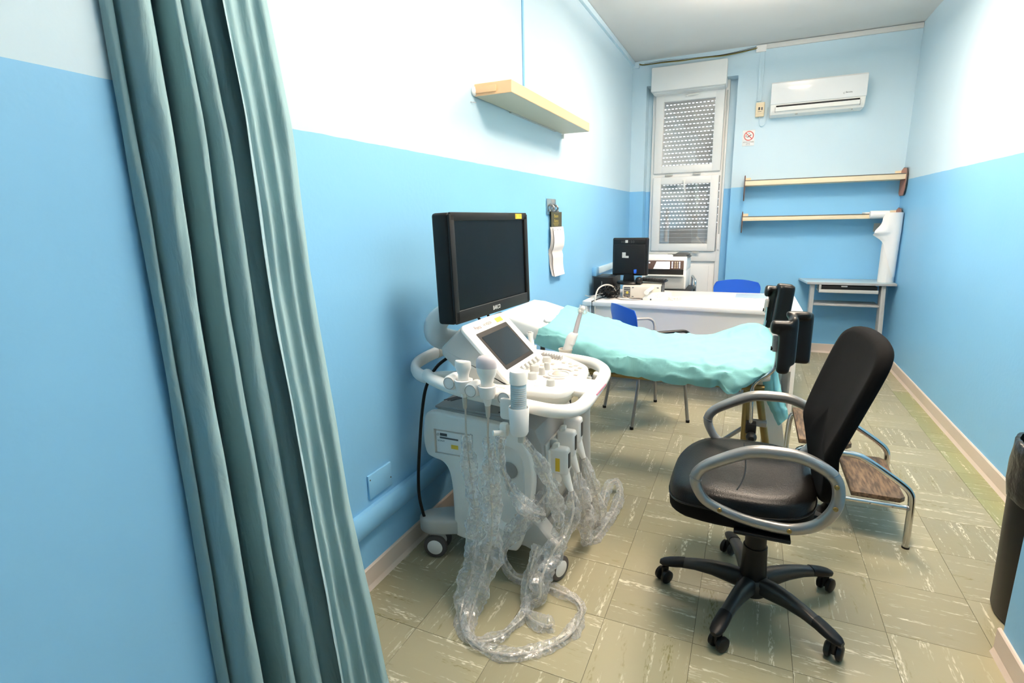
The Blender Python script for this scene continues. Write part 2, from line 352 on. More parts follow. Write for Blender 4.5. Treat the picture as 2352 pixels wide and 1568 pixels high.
def tag(o, label=None, cat=None, group=None, kind=None):
    if label: o['label'] = label
    if cat: o['category'] = cat
    if group: o['group'] = group
    if kind: o['kind'] = kind
    return o
def thing(name, label, cat, loc, group=None):
    o = bpy.data.objects.new(name, None); C.objects.link(o); o.location = loc; o.empty_display_size = 0.05
    OFF[o.name] = Vector(loc); return tag(o, label, cat, group)
def struct(name, b, m, **k): return tag(obj(name, b, m, **k), kind='structure')
def text(name, body, origin, right, up, h, m, parent=None, width=None, ext=0.0004):
    """flat lettering: origin = centre, letter height h along 'up', running along 'right'"""
    cu = bpy.data.curves.new('t', 'FONT'); cu.body = body; cu.size = 1.0; cu.align_x = 'CENTER'; cu.align_y = 'CENTER'; cu.resolution_u = 2
    to = bpy.data.objects.new('t', cu); C.objects.link(to)
    dg = bpy.context.evaluated_depsgraph_get(); me = bpy.data.meshes.new_from_object(to.evaluated_get(dg)); bpy.data.objects.remove(to)
    r = Vector(right).normalized(); u = Vector(up).normalized(); n = r.cross(u)
    xs = [v.co.x for v in me.vertices]; ys = [v.co.y for v in me.vertices]
    sy = h / (max(ys) - min(ys)); sx = (width / (max(xs) - min(xs))) if width else sy
    mx, my = (max(xs) + min(xs)) / 2, (max(ys) + min(ys)) / 2; o0 = Vector(origin) - (OFF[parent.name] if parent else Vector((0, 0, 0)))
    for v in me.vertices: v.co = o0 + r * ((v.co.x - mx) * sx) + u * ((v.co.y - my) * sy) + n * ext
    me.materials.clear(); me.materials.append(m)
    o = bpy.data.objects.new(name, me); C.objects.link(o)
    if parent: o.parent = parent; OFF[o.name] = OFF[parent.name]
    else: OFF[o.name] = Vector((0, 0, 0))
    return o
def frame_of(c, right, up):
    r = Vector(right).normalized(); u = Vector(up).normalized(); n = r.cross(u).normalized(); u = n.cross(r)
    return Matrix(((r.x, u.x, n.x, c[0]), (r.y, u.y, n.y, c[1]), (r.z, u.z, n.z, c[2]), (0, 0, 0, 1)))
def nz(x, y, z, s=1.0): return noise.noise(Vector((x * s, y * s, z * s)))

# ------------------------------------------------------------------ room shell
WX, DY, HZ = 2.518, 6.136, 3.0
Y0 = -2.6
def wb(x0, x1, y0, y1, z0, z1, b=None):
    b = b or B(); return b.box(((x0 + x1) / 2, (y0 + y1) / 2, (z0 + z1) / 2), (x1 - x0, y1 - y0, z1 - z0))
struct('wall_left', wb(-0.2, 0, 0.80, DY + 0.4, -0.05, HZ), M_wall)
struct('wall_left_front', wb(-0.2, 0.125, Y0, 0.80, -0.05, HZ), M_wall)
struct('wall_right', wb(WX, WX + 0.2, 1.93, DY + 0.4, -0.05, HZ), M_wall)
struct('wall_right_front', wb(2.095, WX + 0.2, Y0, 1.93, -0.05, HZ), M_wall)
struct('wall_front', wb(-0.2, WX + 0.2, Y0 - 0.15, Y0, -0.05, HZ), M_wall)
b = wb(-0.0, 0.15, DY, DY + 0.35, -0.05, HZ); wb(1.045, WX, DY, DY + 0.35, -0.05, HZ, b); wb(0.15, 1.045, DY, DY + 0.35, 2.75, HZ, b)
wb(0.15, 0.205, DY + 0.17, DY + 0.35, -0.05, 2.75, b); wb(0.965, 1.045, DY + 0.17, DY + 0.35, -0.05, 2.75, b)
struct('wall_back', b, M_wall, smooth=False)
struct('ceiling', wb(-0.2, WX + 0.2, Y0 - 0.15, DY + 0.4, HZ, HZ + 0.12), M_ceil)
flr = struct('floor', wb(-0.2, WX + 0.2, Y0 - 0.15, DY + 0.4, -0.08, -0.0025), M_grout)
# floor tiles: parts of the floor
TX0, TY0, T = 1.1911, 2.2130, 0.30
cache = {}
def tile_mesh(w, d, m):
    key = (round(w, 4), round(d, 4), m.name)
    if key not in cache:
        bt = B().box((0, 0, -0.0012), (w - 0.0013, d - 0.0013, 0.0024), 0.0004, 1)
        me = bpy.data.meshes.new('tile'); bt.bm.to_mesh(me); bt.bm.free(); me.materials.append(m); cache[key] = me
    return cache[key]
for i in range(-5, 6):
    for j in range(-13, 15):
        x0, x1 = TX0 + i * T, TX0 + (i + 1) * T; y0, y1 = TY0 + j * T, TY0 + (j + 1) * T
        x0, x1, y0, y1 = max(x0, 0), min(x1, WX), max(y0, Y0), min(y1, DY + (0.17 if 0.2 < (x0 + x1) / 2 < 0.96 else 0))
        if x1 - x0 < 0.01 or y1 - y0 < 0.01: continue
        if y0 < -0.1: continue
        green = i == 4 and j < 9
        m = (M_gx if (i + j) % 2 else M_gy) if green else (M_tx if (i + j) % 2 else M_ty)
        o = bpy.data.objects.new('floor_tile', tile_mesh(x1 - x0, y1 - y0, m)); C.objects.link(o)
        o.location = ((x0 + x1) / 2, (y0 + y1) / 2, random.uniform(-0.0004, 0.0)); o.parent = flr
struct('front_floor_strip', wb(0.125, 2.095, Y0, -0.09, -0.0025, -0.0002), M_tx)
def baseboard(name, p, axis):
    prof = [(0, 0), (0.018, 0), (0.013, 0.012), (0.010, 0.02), (0.010, 0.088), (0.006, 0.093), (0, 0.093)]
    if axis == 'L': b = B().prism([(q[0], q[1]) for q in prof], 'y', p[0], p[1])
    if axis == 'R': b = B().prism([(p[2] - q[0], q[1]) for q in prof], 'y', p[0], p[1])
    if axis == 'B': b = B().prism([(p[2] - q[0], q[1]) for q in prof], 'x', p[0], p[1])
    return struct(name, b, M_base, smooth=False)
baseboard('baseboard_left', (0.80, DY), 'L'); baseboard('baseboard_right', (1.93, DY, WX), 'R'); baseboard('baseboard_back', (1.05, WX - 0.012, DY), 'B')
baseboard('baseboard_back_corner', (0.012, 0.15, DY), 'B'); baseboard('baseboard_right_front', (Y0, 1.945, 2.095), 'R')
# bumper rail, blanking plate, trunking
b = B().prism([(0, 0.238), (0.018, 0.238), (0.030, 0.252), (0.034, 0.285), (0.030, 0.318), (0.018, 0.332), (0, 0.332)], 'y', 0.80, 4.10)
struct('trim_1', b, M_blue)
pl = thing('blanking_plate', 'blue painted blanking plate screwed to the left wall above the bumper rail', 'plate', (0, 1.53, 0.41))
obj('cover', B().box((0.005, 1.53, 0.41), (0.010, 0.142, 0.098), 0.003, 2), M_blue, pl)
for yy, zz in ((1.468, 0.44), (1.592, 0.395)): obj('screw', B().cyl((0.009, yy, zz), (0.0112, yy, zz), 0.003, 8), M_dgrey, pl)
struct('trim_2', B().box((0.012, 5.0, 2.975), (0.026, 2.24, 0.045), 0.003), M_pale)
struct('trim_3', B().box((0.003, 3.085, 2.52), (0.007, 0.022, 0.96), 0.001), M_blue)
struct('trim_4', B().box((1.865, DY - 0.012, 2.972), (1.30, 0.024, 0.040), 0.003), M_ceil)
struct('trim_5', B().box((1.235, DY - 0.014, 2.960), (0.09, 0.028, 0.06), 0.004), M_white2)
struct('trim_6', B().box((1.250, DY - 0.008, 2.715), (0.042, 0.016, 0.46), 0.002), M_pale)
struct('trim_7', B().box((0.035, DY - 0.014, 2.962), (0.07, 0.028, 0.06), 0.004), M_pale)
cab = thing('dangling_cable', 'dark and yellow-green wires sagging across above the window', 'cable', (0.65, 6.1, 2.9))
pts = [(0.06, 6.12, 2.972), (0.124, 6.115, 2.955), (0.347, 5.99, 2.925), (0.52, 5.97, 2.912), (0.68, 5.98, 2.914), (0.89, 6.05, 2.928), (1.05, 6.1, 2.95), (1.20, 6.118, 2.968)]
obj('black_wire', B().tube(pts, 0.0065, 8, 5), M_black, cab)
obj('yellow_wire', B().tube([(p[0], p[1] - 0.006, p[2] - 0.004 + 0.003 * math.sin(i * 2)) for i, p in enumerate(pts)], 0.005, 8, 5), M_yellowcable, cab)
obj('thin_wire', B().tube([(p[0], p[1] - 0.003, p[2] + 0.010 + 0.004 * math.sin(i * 1.3)) for i, p in enumerate(pts[1:])], 0.002, 6, 5), M_dgrey, cab)

# ------------------------------------------------------------------ window with roller shutter
win = tag(thing('window_1', 'tall narrow white window with two sashes in front of a roller shutter', 'window', (0.58, 6.27, 0)), kind='structure')
YF = DY + 0.135
def rect_frame(x0, x1, z0, z1, w, y0, y1, bev=0.006, ws=None):
    wl, wr, wt, wbm = ws or (w, w, w, w); b = B(); yc, dy = (y0 + y1) / 2, y1 - y0
    b.box((x0 + wl / 2, yc, (z0 + z1) / 2), (wl, dy, z1 - z0), bev); b.box((x1 - wr / 2, yc, (z0 + z1) / 2), (wr, dy, z1 - z0), bev)
    b.box(((x0 + x1) / 2, yc, z1 - wt / 2), (x1 - x0 - wl - wr + 2 * bev, dy, wt), bev); b.box(((x0 + x1) / 2, yc, z0 + wbm / 2), (x1 - x0 - wl - wr + 2 * bev, dy, wbm), bev)
    return b
obj('outer_frame', rect_frame(0.200, 0.970, 0.0, 2.76, 0.045, YF, YF + 0.08), M_white2, win)
obj('transom', B().box((0.585, YF + 0.04, 1.842), (0.70, 0.08, 0.06), 0.004).box((0.585, YF + 0.04, 0.965), (0.70, 0.08, 0.11), 0.004), M_white2, win)
obj('lower_panel', B().box((0.585, YF + 0.05, 0.46), (0.69, 0.03, 0.92), 0.004).box((0.585, YF + 0.028, 0.46), (0.56, 0.02, 0.80), 0.006), M_white2, win)
s1 = obj('sash', rect_frame(0.235, 0.925, 1.862, 2.690, 0.09, YF - 0.035, YF + 0.03, 0.008, (0.085, 0.09, 0.10, 0.075)), M_white2, win)
s2 = obj('sash', rect_frame(0.235, 0.918, 1.022, 1.822, 0.09, YF - 0.035, YF + 0.03, 0.008, (0.085, 0.085, 0.08, 0.08)), M_white2, win)
obj('glass', B().box((0.578, YF + 0.005, 2.26), (0.53, 0.004, 0.67)), M_glass, s1, smooth=False)
obj('glass', B().box((0.577, YF + 0.005, 1.42), (0.53, 0.004, 0.66)), M_glass, s2, smooth=False)
b = B().box((0.55, YF - 0.042, 2.632), (0.03, 0.016, 0.022), 0.004).tube([(0.552, YF - 0.055, 2.632), (0.60, YF - 0.062, 2.634), (0.672, YF - 0.058, 2.636)], [0.008, 0.010, 0.008], 8)
obj('handle', b, M_white, s1)
b = B().box((0.565, YF - 0.042, 1.772), (0.03, 0.016, 0.03), 0.004).tube([(0.565, YF - 0.055, 1.775), (0.572, YF - 0.062, 1.72), (0.580, YF - 0.058, 1.665)], [0.009, 0.011, 0.009], 8)
obj('handle', b, M_white, s2)
for x, z in ((0.40, 1.842), (0.69, 1.842), (0.40, 1.008), (0.72, 1.008)):
    obj('hinge', B().cyl((x - 0.04, YF - 0.04, z), (x + 0.04, YF - 0.04, z), 0.009, 10).box((x, YF - 0.036, z), (0.05, 0.02, 0.014), 0.002), M_greyp, win)
obj('shutter_box', B().box((0.575, DY + 0.03, 2.785), (0.735, 0.22, 0.235), 0.012).box((0.575, DY + 0.06, 2.665), (0.70, 0.16, 0.012), 0.003), M_white2, win)
obj('shutter_strap', B().box((0.948, YF - 0.006, 1.9), (0.014, 0.006, 1.5), 0.001), M_greyp, win)
obj('strap_winder', B().box((0.948, YF - 0.008, 1.12), (0.024, 0.016, 0.17), 0.004), M_white2, win)
# shutter slats with slots
YS = DY + 0.27
def slat_mesh(kind):
    b = B(); h = 0.0420
    if kind == 2: b.box((0, 0, 0), (0.70, 0.012, h - 0.0006), 0.003, 1)
    else:
        b.box((0, 0, -0.005), (0.70, 0.012, h - 0.0115), 0.003, 1)
        b.box((0, 0.002, h / 2 - 0.001), (0.70, 0.006, 0.0022))
        p = 0.0385; nh = 18; x = -0.35 + (p / 2 if kind else 0)
        while x < 0.35:
            b.box((x, 0.001, h / 2 - 0.0065), (0.017, 0.008, 0.012)); x += p
    me = bpy.data.meshes.new('slat'); b.bm.to_mesh(me); b.bm.free(); me.materials.append(M_slat); return me
SL = [slat_mesh(k) for k in range(3)]
sh = obj('shutter', B().box((0.212, YS, 1.83), (0.02, 0.03, 1.9), 0.002).box((0.958, YS, 1.83), (0.02, 0.03, 1.9), 0.002), M_slat, win)
z = 2.74; k = 0
while z > 0.95:
    o = bpy.data.objects.new('slat', SL[k % 2 if z > 1.24 else 2]); C.objects.link(o); o.parent = sh
    o.location = Vector((0.585, YS, z)) - OFF[win.name]; z -= 0.0420; k += 1
struct('exterior_ground', wb(-6, 8, DY + 0.45, 16, -0.3, -0.1), M_mgrey)

# ------------------------------------------------------------------ curtain
cur = thing('curtain', 'teal cotton curtain gathered in heavy folds beside the left wall near the camera', 'curtain', (0.2, 0.88, 0))
prof = [(0, 0), (.04, .018), (.078, .016), (.095, -.012), (.115, .02), (.15, .040), (.21, .058), (.27, .050), (.305, .012), (.315, -.05), (.35, -.085), (.39, -.07), (.402, -.02), (.415, .022), (.45, .042), (.495, .036), (.515, .006), (.53, .004), (.55, .034), (.60, .052), (.645, .040), (.662, .008), (.68, .004), (.71, .014), (.78, .018), (.87, .010), (.95, -.006), (1.0, -.008), (1.018, .010), (.99, .034), (.95, .046), (.915, .026), (.875, .052), (.835, .034), (.79, .060), (.76, .050), (.738, .064), (.722, .072)]
prof = [tuple(v) for v in cr(prof, 5)]
BR = [(2.25, .160), (1.919, .172), (1.635, .204), (1.293, .219), (.629, .270), (.039, .351), (-.02, .357)]
def bx(z):
    for (z1, x1), (z0, x0) in zip(BR, BR[1:]):
        if z >= z0: return x0 + (x1 - x0) * (z - z0) / (z1 - z0)
    return BR[-1][1]
def cpoint(p, d, z):
    A = Vector((0.135, 0.70)); Bp = Vector((bx(z), 1.05)); w = (2.25 - z) / 2.25
    p2 = p + 0.010 * nz(p * 3, z * 1.3, 2.0) + (0.06 * (1 - w) * math.sin(p * math.pi) * nz(p * 2, z * 1.6, 5.0))
    t = p2 * 0.70 / (1.05 - 0.35 * min(p2, 1.0)) if p2 <= 1 else p2
    q = A + (Bp - A) * t
    perp = Vector((0.968, -0.25)); dd = d * (0.80 + 0.35 * w) + 0.010 * nz(p * 9, z * 2.2, 1.0) + 0.005 * nz(p * 16, z * 6, 8.0)
    if 0.275 < p < 0.445: dd -= 0.15 * w * math.sin((p - 0.275) / 0.17 * math.pi)
    q = q + perp * dd
    return Vector((max(q.x, 0.128 if q.y < 0.81 else 0.005), q.y, z))
zs = [2.25 - i * 2.235 / 90 for i in range(91)]
obj('cloth', B().grid([[cpoint(p, d, z) for (p, d) in prof] for z in zs]), M_curt, cur, angle=80)
hem = []
for z in zs:
    rw = []
    for k in range(6):
        p, d = prof[-1 - 2 * k]; q = cpoint(p, d, z) + Vector((0.968, -0.25, 0)) * (0.0035 if 0 < k < 5 else 0.0012)
        rw.append(q)
    hem.append(rw)
obj('hem', B().grid(hem), M_hem, cur, angle=80)
obj('curtain_rail', B().tube([(0.126, 0.68, 2.27), (0.22, 1.15, 2.27)], 0.012, 10).box((0.07, 1.13, 2.27), (0.14, 0.03, 0.02)), M_white2, cur)
obj('bottom_hem', B().grid([[cpoint(p, d, z) + Vector((0.968, -0.25, 0)) * 0.002 for (p, d) in prof[125:]] for z in (0.08, 0.05, 0.02)]), M_hem, cur, angle=80)

# ------------------------------------------------------------------ ultrasound machine
us = thing('ultrasound_machine', 'white and grey wheeled ultrasound scanner with keyboard console and raised monitor', 'ultrasound', (0.38, 1.95, 0))
# body: grey core, white side covers
core = [(0.115, 0.60), (0.105, 0.47), (0.20, 0.44), (0.235, 0.36), (0.24, 0.16), (0.56, 0.16), (0.600, 0.22), (0.612, 0.45), (0.600, 0.56), (0.575, 0.615), (0.52, 0.648), (0.16, 0.652), (0.125, 0.635)]
obj('body', B().prism(core, 'y', 1.755, 2.165, 0.006), M_mgrey, us, angle=30)
side = cr([(.100, .600), (.094, .52), (.106, .462), (.140, .445), (.178, .436), (.206, .405), (.219, .34), (.222, .25), (.224, .13), (.245, .105), (.36, .098), (.478, .100), (.515, .118), (.552, .22), (.578, .36), (.582, .44), (.570, .52), (.535, .585), (.47, .626), (.36, .640), (.25, .645), (.155, .650), (.115, .638)], 4, True)
side = [(p.x, p.y) for p in side]
sp = obj('side_cover', B().prism(side, 'y', 1.715, 1.757, 0.010, 3), M_white, us, angle=30)
def pill(x0, x1, z0, z1, n=14):
    r = (x1 - x0) / 2; xc = (x0 + x1) / 2
    return [(xc + r * math.cos(math.pi * k / n), z1 - r + r * math.sin(math.pi * k / n)) for k in range(n + 1)] + [(xc - r * math.cos(math.pi * k / n), z0 + r - r * math.sin(math.pi * k / n)) for k in range(n + 1)]
def taper(x0, x1, z0, z1, ya, yb, sh):
    lo = pill(x0, x1, z0, z1); hi = pill(x0 + sh, x1 - sh, z0 + sh, z1 - sh)
    return B().loft([[Vector((p[0], ya, p[1])) for p in lo], [Vector((p[0], yb, p[1])) for p in hi]])
try:
    boolean(sp, taper(0.382, 0.548, 0.182, 0.555, 1.712, 1.742, 0.020))
    boolean(sp, B().box((0.2375, 1.72, 0.524), (0.180, 0.026, 0.106)))
except Exception as e: print('BOOL', e)
obj('side_cover', B().prism(side, 'y', 2.163, 2.205, 0.010, 3), M_white, us, angle=30)
obj('latch', B().box((0.468, 1.738, 0.388), (0.022, 0.008, 0.075), 0.004).ell((0.468, 1.738, 0.44), (0.04, 0.006, 0.035)), M_mgrey, us)
obj('top_deck', B().box((0.33, 1.96, 0.654), (0.40, 0.40, 0.012), 0.005), M_mgrey, us)
for k in range(3): obj('vent_slot', B().box((0.15 + k * 0.016, 1.86, 0.6606), (0.006, 0.07, 0.002), rot=Matrix.Rotation(-0.5, 3, 'Z')), M_black, us)
for k in range(3): obj('vent_slot', B().box((0.43 + k * 0.016, 1.80, 0.6606), (0.006, 0.06, 0.002), rot=Matrix.Rotation(-0.5, 3, 'Z')), M_black, us)
# front face ports
obj('port_panel', B().box((0.606, 1.96, 0.40), (0.012, 0.36, 0.30), 0.005), M_greyp, us)
for k in range(4):
    yy = 1.83 + k * 0.085
    pt = obj('port', B().box((0.613, yy, 0.42), (0.010, 0.070, 0.20), 0.004), M_white, us)
    obj('port_latch', B().box((0.625, yy, 0.545), (0.03, 0.022, 0.03), 0.008), M_greyp, us)
# printer
pr = obj('video_printer', B().box((0.2375, 1.738, 0.521), (0.168, 0.036, 0.094), 0.002), M_white2, us)
obj('slot', B().box((0.215, 1.7190, 0.541), (0.085, 0.002, 0.006)), M_greyink, pr)
obj('display', B().box((0.190, 1.7190, 0.555), (0.032, 0.002, 0.011)), M_dgrey, pr)
obj('button', B().cyl((0.164, 1.721, 0.553), (0.164, 1.717, 0.553), 0.006, 12), M_greyp, pr)
text('lettering', 'SONY', (0.178, 1.7196, 0.527), (1, 0, 0), (0, 0, 1), 0.0075, M_ink, pr, width=0.034)
obj('sticker', B().box((0.240, 1.7190, 0.508), (0.032, 0.001, 0.017)), M_yellow, pr)
obj('paper_window', B().box((0.300, 1.7188, 0.527), (0.030, 0.003, 0.034), 0.002), M_greyp, pr)
# casters and legs
def caster(c, ang):
    Mx = Matrix.Translation((c[0], c[1], 0)) @ Matrix.Rotation(ang, 4, 'Z')
    h = obj('caster', B(Mx).lathe([(0.0, 0.115), (0.034, 0.112), (0.036, 0.09), (0.024, 0.05), (0.014, 0.03), (0, 0.03)], (0, 0, 0), 16), M_cablegrey, us)
    for s in (-1, 1):
        w = obj('wheel', B(Mx).lathe([(0.0, -0.011), (0.040, -0.012), (0.050, -0.008), (0.0515, 0.0), (0.050, 0.008), (0.040, 0.012), (0.0, 0.011)], (0, s * 0.034, 0.0515), 28, 'y'), M_wheel, h)
        obj('hub_cap', B(Mx).lathe([(0.0, -0.015), (0.030, -0.014), (0.036, -0.010), (0.036, 0.010), (0.030, 0.014), (0.0, 0.015)], (0, s * 0.034, 0.0515), 24, 'y'), M_white2, h)
caster((0.130, 1.725), 0.25); caster((0.640, 1.765), 1.2); caster((0.640, 2.19), 1.45); caster((0.130, 2.19), -0.2)
def leg(pts, r): return B().tube(pts, r, 14, 4, flat=(1.15, 0.9), up=(0, 0, 1))
obj('rear_leg', B().prism([(p[0], p[1]) for p in cr([(0.062, 1.74), (0.065, 1.695), (0.10, 1.672), (0.15, 1.676), (0.26, 1.73), (0.30, 1.80), (0.20, 1.83), (0.10, 1.78)], 4, True)], 'z', 0.112, 0.180, 0.012, 3), M_greyp, us)
obj('rear_leg', B().prism([(p[0], p[1]) for p in cr([(0.062, 2.18), (0.065, 2.225), (0.10, 2.248), (0.15, 2.244), (0.26, 2.19), (0.30, 2.12), (0.20, 2.09), (0.10, 2.14)], 4, True)], 'z', 0.112, 0.180, 0.012, 3), M_greyp, us)
for yy in (1.765, 2.19):
    obj('front_leg', B().prism([(0.50, 0.14), (0.50, 0.26), (0.56, 0.262), (0.60, 0.235), (0.675, 0.15), (0.682, 0.112), (0.60, 0.105)], 'y', yy - 0.042, yy + 0.042, 0.014, 3), M_greyp, us, angle=30)
obj('rear_column', B().tube([(0.235, 1.86, 0.17), (0.235, 1.86, 0.46)], 0.06, 18).tube([(0.235, 1.86, 0.265), (0.235, 1.86, 0.269)], 0.0608, 18), M_mgrey, us)
obj('base_plate', B().box((0.40, 1.96, 0.125), (0.36, 0.40, 0.05), 0.012), M_mgrey, us)
obj('lift_column', B().tube([(0.34, 1.90, 0.655), (0.34, 1.90, 0.775)], 0.052, 20), M_white, us)
obj('front_post', B().tube([(0.655, 2.175, 0.16), (0.648, 2.155, 0.74)], 0.026, 14), M_greyp, us)
hk = [(0.70, 2.06, 0.755), (0.70, 2.05, 0.70), (0.69, 2.035, 0.655), (0.67, 1.99, 0.63), (0.66, 1.95, 0.635), (0.655, 1.93, 0.655), (0.65, 1.91, 0.66)]
obj('cable_hook', B().tube(hk, 0.011, 10, 4), M_white, us)
# console deck
out = [(p.x, p.y) for p in cr([(.26, 1.66), (.36, 1.640), (.50, 1.630), (.62, 1.622), (.685, 1.622), (.722, 1.640), (.740, 1.685), (.742, 1.79), (.738, 1.90), (.722, 1.965), (.69, 2.015), (.60, 2.095), (.52, 2.15), (.40, 2.17), (.27, 2.16)], 4, True)]
con = obj('console_deck', B().prism(out, 'z', 0.795, 0.822, 0.008, 3), M_white, us, angle=30)
cx, cy = 0.50, 1.90
under = [[Vector((cx + (p[0] - cx) * f, cy + (p[1] - cy) * f, z)) for p in out] for f, z in ((0.97, 0.797), (0.955, 0.78), (0.90, 0.758), (0.78, 0.745))]
obj('console_underside', B().loft(under), M_white, us)
# bumper handle hoop
hoop = [(.12, 1.73, .80), (.20, 1.665, .80), (.34, 1.615, .792), (.50, 1.585, .788), (.64, 1.568, .782), (.715, 1.562, .780), (.772, 1.584, .780), (.794, 1.65, .781), (.794, 1.78, .784), (.788, 1.92, .788), (.772, 2.03, .79), (.725, 2.115, .79), (.66, 2.165, .79), (.52, 2.20, .79), (.35, 2.22, .79)]
obj('bumper_handle', B().tube(hoop, 0.0250, 14, 5, flat=(1.0, 0.92), up=(0, 0, 1)), M_white, us)
obj('handle_bridge', B().box((0.765, 1.80, 0.792), (0.07, 0.16, 0.024), 0.008), M_white, us)
obj('grip_line', B().box((0.8185, 1.80, 0.793), (0.004, 0.13, 0.005), 0.001), M_pink, us)
for (x0, y0) in ((0.757, 1.955),): obj('bumper_stud', B().ell((x0, y0, 0.80), (0.012, 0.012, 0.012)), M_white, us)
# keyboard controls
def knob(x, y, r, h, m=M_greyp):
    obj('knob', B().lathe([(0, 0), (r, 0), (r * 0.94, h * 0.8), (r * 0.8, h), (0, h)], (x, y, 0.8215), 16), m, us)
for x, y, r, h in ((.540, 1.849, .019, .024), (.540, 1.987, .018, .024), (.578, 1.885, .012, .028), (.584, 1.814, .012, .028), (.571, 1.749, .018, .024), (.662, 1.696, .016, .022)): knob(x, y, r, h)
obj('trackball_ring', torus((0.641, 1.841, 0.8225), (0, 0, 1), 0.0395, 0.0026), M_greyp, us)
obj('trackball', B().ell((0.641, 1.841, 0.815), (0.028, 0.028, 0.018), 20, 12), M_cablegrey, us)
def key(x, y, dx, dy, rot=0.0, m=M_keyc):
    obj('key', B().box((x, y, 0.8235), (dx, dy, 0.006), 0.0018, 1, rot=Matrix.Rotation(rot, 3, 'Z')), m, us)
for k in range(-2, 3): key(0.641 + 0.057 * math.cos(math.pi / 2 + k * 0.30), 1.841 + 0.066 * math.sin(math.pi / 2 + k * 0.30), 0.020, 0.013, k * 0.30, M_mgrey if k == 1 else M_keyc)
for k in range(-2, 3): key(0.641 + 0.057 * math.cos(-math.pi / 2 + k * 0.30), 1.841 + 0.066 * math.sin(-math.pi / 2 + k * 0.30), 0.020, 0.013, k * 0.30, M_mgrey if k == -1 else M_keyc)
for x, y in ((.610, 2.00), (.640, 1.995), (.670, 1.975), (.655, 1.955), (.695, 1.945), (.690, 1.915), (.575, 1.965), (.540, 1.935), (.708, 1.85)): key(x, y, .016, .020)
for x, y in ((.605, 1.715), (.617, 1.680), (.681, 1.656), (.555, 1.705), (.50, 1.70)): obj('round_key', B().lathe([(0, 0), (0.012, 0), (0.011, 0.003), (0, 0.0035)], (x, y, 0.821), 14), M_white2, us)
for k in range(8): obj('slider', B().box((0.488 + k * 0.0135, 2.078 - k * 0.0045, 0.828), (0.0055, 0.030, 0.018), 0.0015, 1), M_mgrey, us)
text('lettering', '(2', (0.705, 1.76, 0.8224), (0, 1, 0), (-1, 0, 0), 0.010, M_ink, us)
# touch panel housing
vx, vz = 0.7043, -0.7099
PS = 0.937
def ty(y): return 1.827 + (y - 1.95) * PS
def tp(y, v, n=0.0): return Vector((0.424 + vx * v * PS - vz * n, ty(y), 0.918 + vz * v * PS + vx * n))
hp = [tp(0, -0.142).xz, tp(0, -0.150, -0.010).xz, (0.298, 0.992), (0.240, 0.936), (0.242, 0.908), (0.298, 0.858), (0.298, 0.812), (0.500, 0.812), tp(0, 0.150, -0.02).xz, tp(0, 0.150).xz]
ho = obj('touch_panel_housing', B().prism([tuple(p) for p in hp], 'y', ty(1.765), ty(2.135), 0.012, 3), M_greyp, us, angle=30)
def slab(u0, u1, v0, v1, n0, n1, r, m, name, parent, bev=0.004):
    """rounded slab lying on the touch panel plane"""
    u0, u1, v0, v1, r = ty(u0), ty(u1), v0 * PS, v1 * PS, r * PS
    k = 5; pts = []
    for (cx_, cy_, a0) in ((u1 - r, v1 - r, 0), (u0 + r, v1 - r, math.pi / 2), (u0 + r, v0 + r, math.pi), (u1 - r, v0 + r, 1.5 * math.pi)):
        for i in range(k + 1):
            a = a0 + math.pi / 2 * i / k; pts.append((cx_ + r * math.cos(a), cy_ + r * math.sin(a)))
    b = B(Matrix(((0, vx, -vz, 0.424), (1, 0, 0, 0), (0, vz, vx, 0.918), (0, 0, 0, 1)))); b.prism(pts, 'z', n0, n1, bev, 2)
    return obj(name, b, m, parent, angle=30)
fp = slab(1.755, 2.145, -0.150, 0.150, -0.004, 0.010, 0.028, M_white, 'touch_panel_face', us)
slab(1.808, 2.092, -0.094, 0.093, 0.006, 0.0112, 0.006, M_bez, 'screen_bezel', fp, 0.0)
slab(1.826, 2.074, -0.072, 0.075, 0.006, 0.0120, 0.003, M_touch, 'touch_screen', fp, 0.0)
text('lettering', 'Preirus', tp(1.858, -0.118, 0.0108), (0, 1, 0), (-vx, 0, -vz), 0.016, M_darkred, fp, width=0.048)
text('lettering', 'HI VISION', tp(1.945, -0.118, 0.0108), (0, 1, 0), (-vx, 0, -vz), 0.013, M_greyink, fp, width=0.068)
slab(2.025, 2.085, -0.128, -0.106, 0.006, 0.0112, 0.002, M_yellow, 'sticker', fp, 0.0)
for k in range(6): slab(1.852 + k * 0.040, 1.876 + k * 0.040, 0.112, 0.136, 0.008, 0.026, 0.010, M_greyp, 'soft_knob', fp)
for u, v in ((1.79, 0.118), (2.116, 0.05), (2.118, 0.075)): slab(u - 0.011, u + 0.011, v - 0.009, v + 0.009, 0.008, 0.013, 0.007, M_white2, 'button', fp, 0.001)
# monitor arm, rear handle
obj('monitor_arm', B().tube([(0.22, 2.02, 0.86), (0.17, 1.96, 0.885), (0.125, 1.89, 0.91), (0.105, 1.845, 0.94), (0.11, 1.84, 0.99), (0.15, 1.86, 1.03), (0.22, 1.90, 1.06), (0.285, 1.93, 1.09)], [0.046, 0.046, 0.047, 0.049, 0.047, 0.043, 0.042, 0.04], 18, 5), M_white2, us)
obj('arm_seam', B().tube([(0.105, 1.843, 0.958), (0.106, 1.843, 0.961)], 0.0492, 18), M_mgrey, us)
obj('rear_handle', B().tube([(0.12, 2.16, 0.80), (0.045, 2.13, 0.828), (0.038, 2.00, 0.834), (0.036, 1.86, 0.832), (0.040, 1.775, 0.822), (0.075, 1.725, 0.806), (0.13, 1.72, 0.79), (0.19, 1.745, 0.790), (0.27, 1.80, 0.785)], 0.021, 14, 6, flat=(0.85, 1.25), up=(0, 0, 1)), M_white2, us)
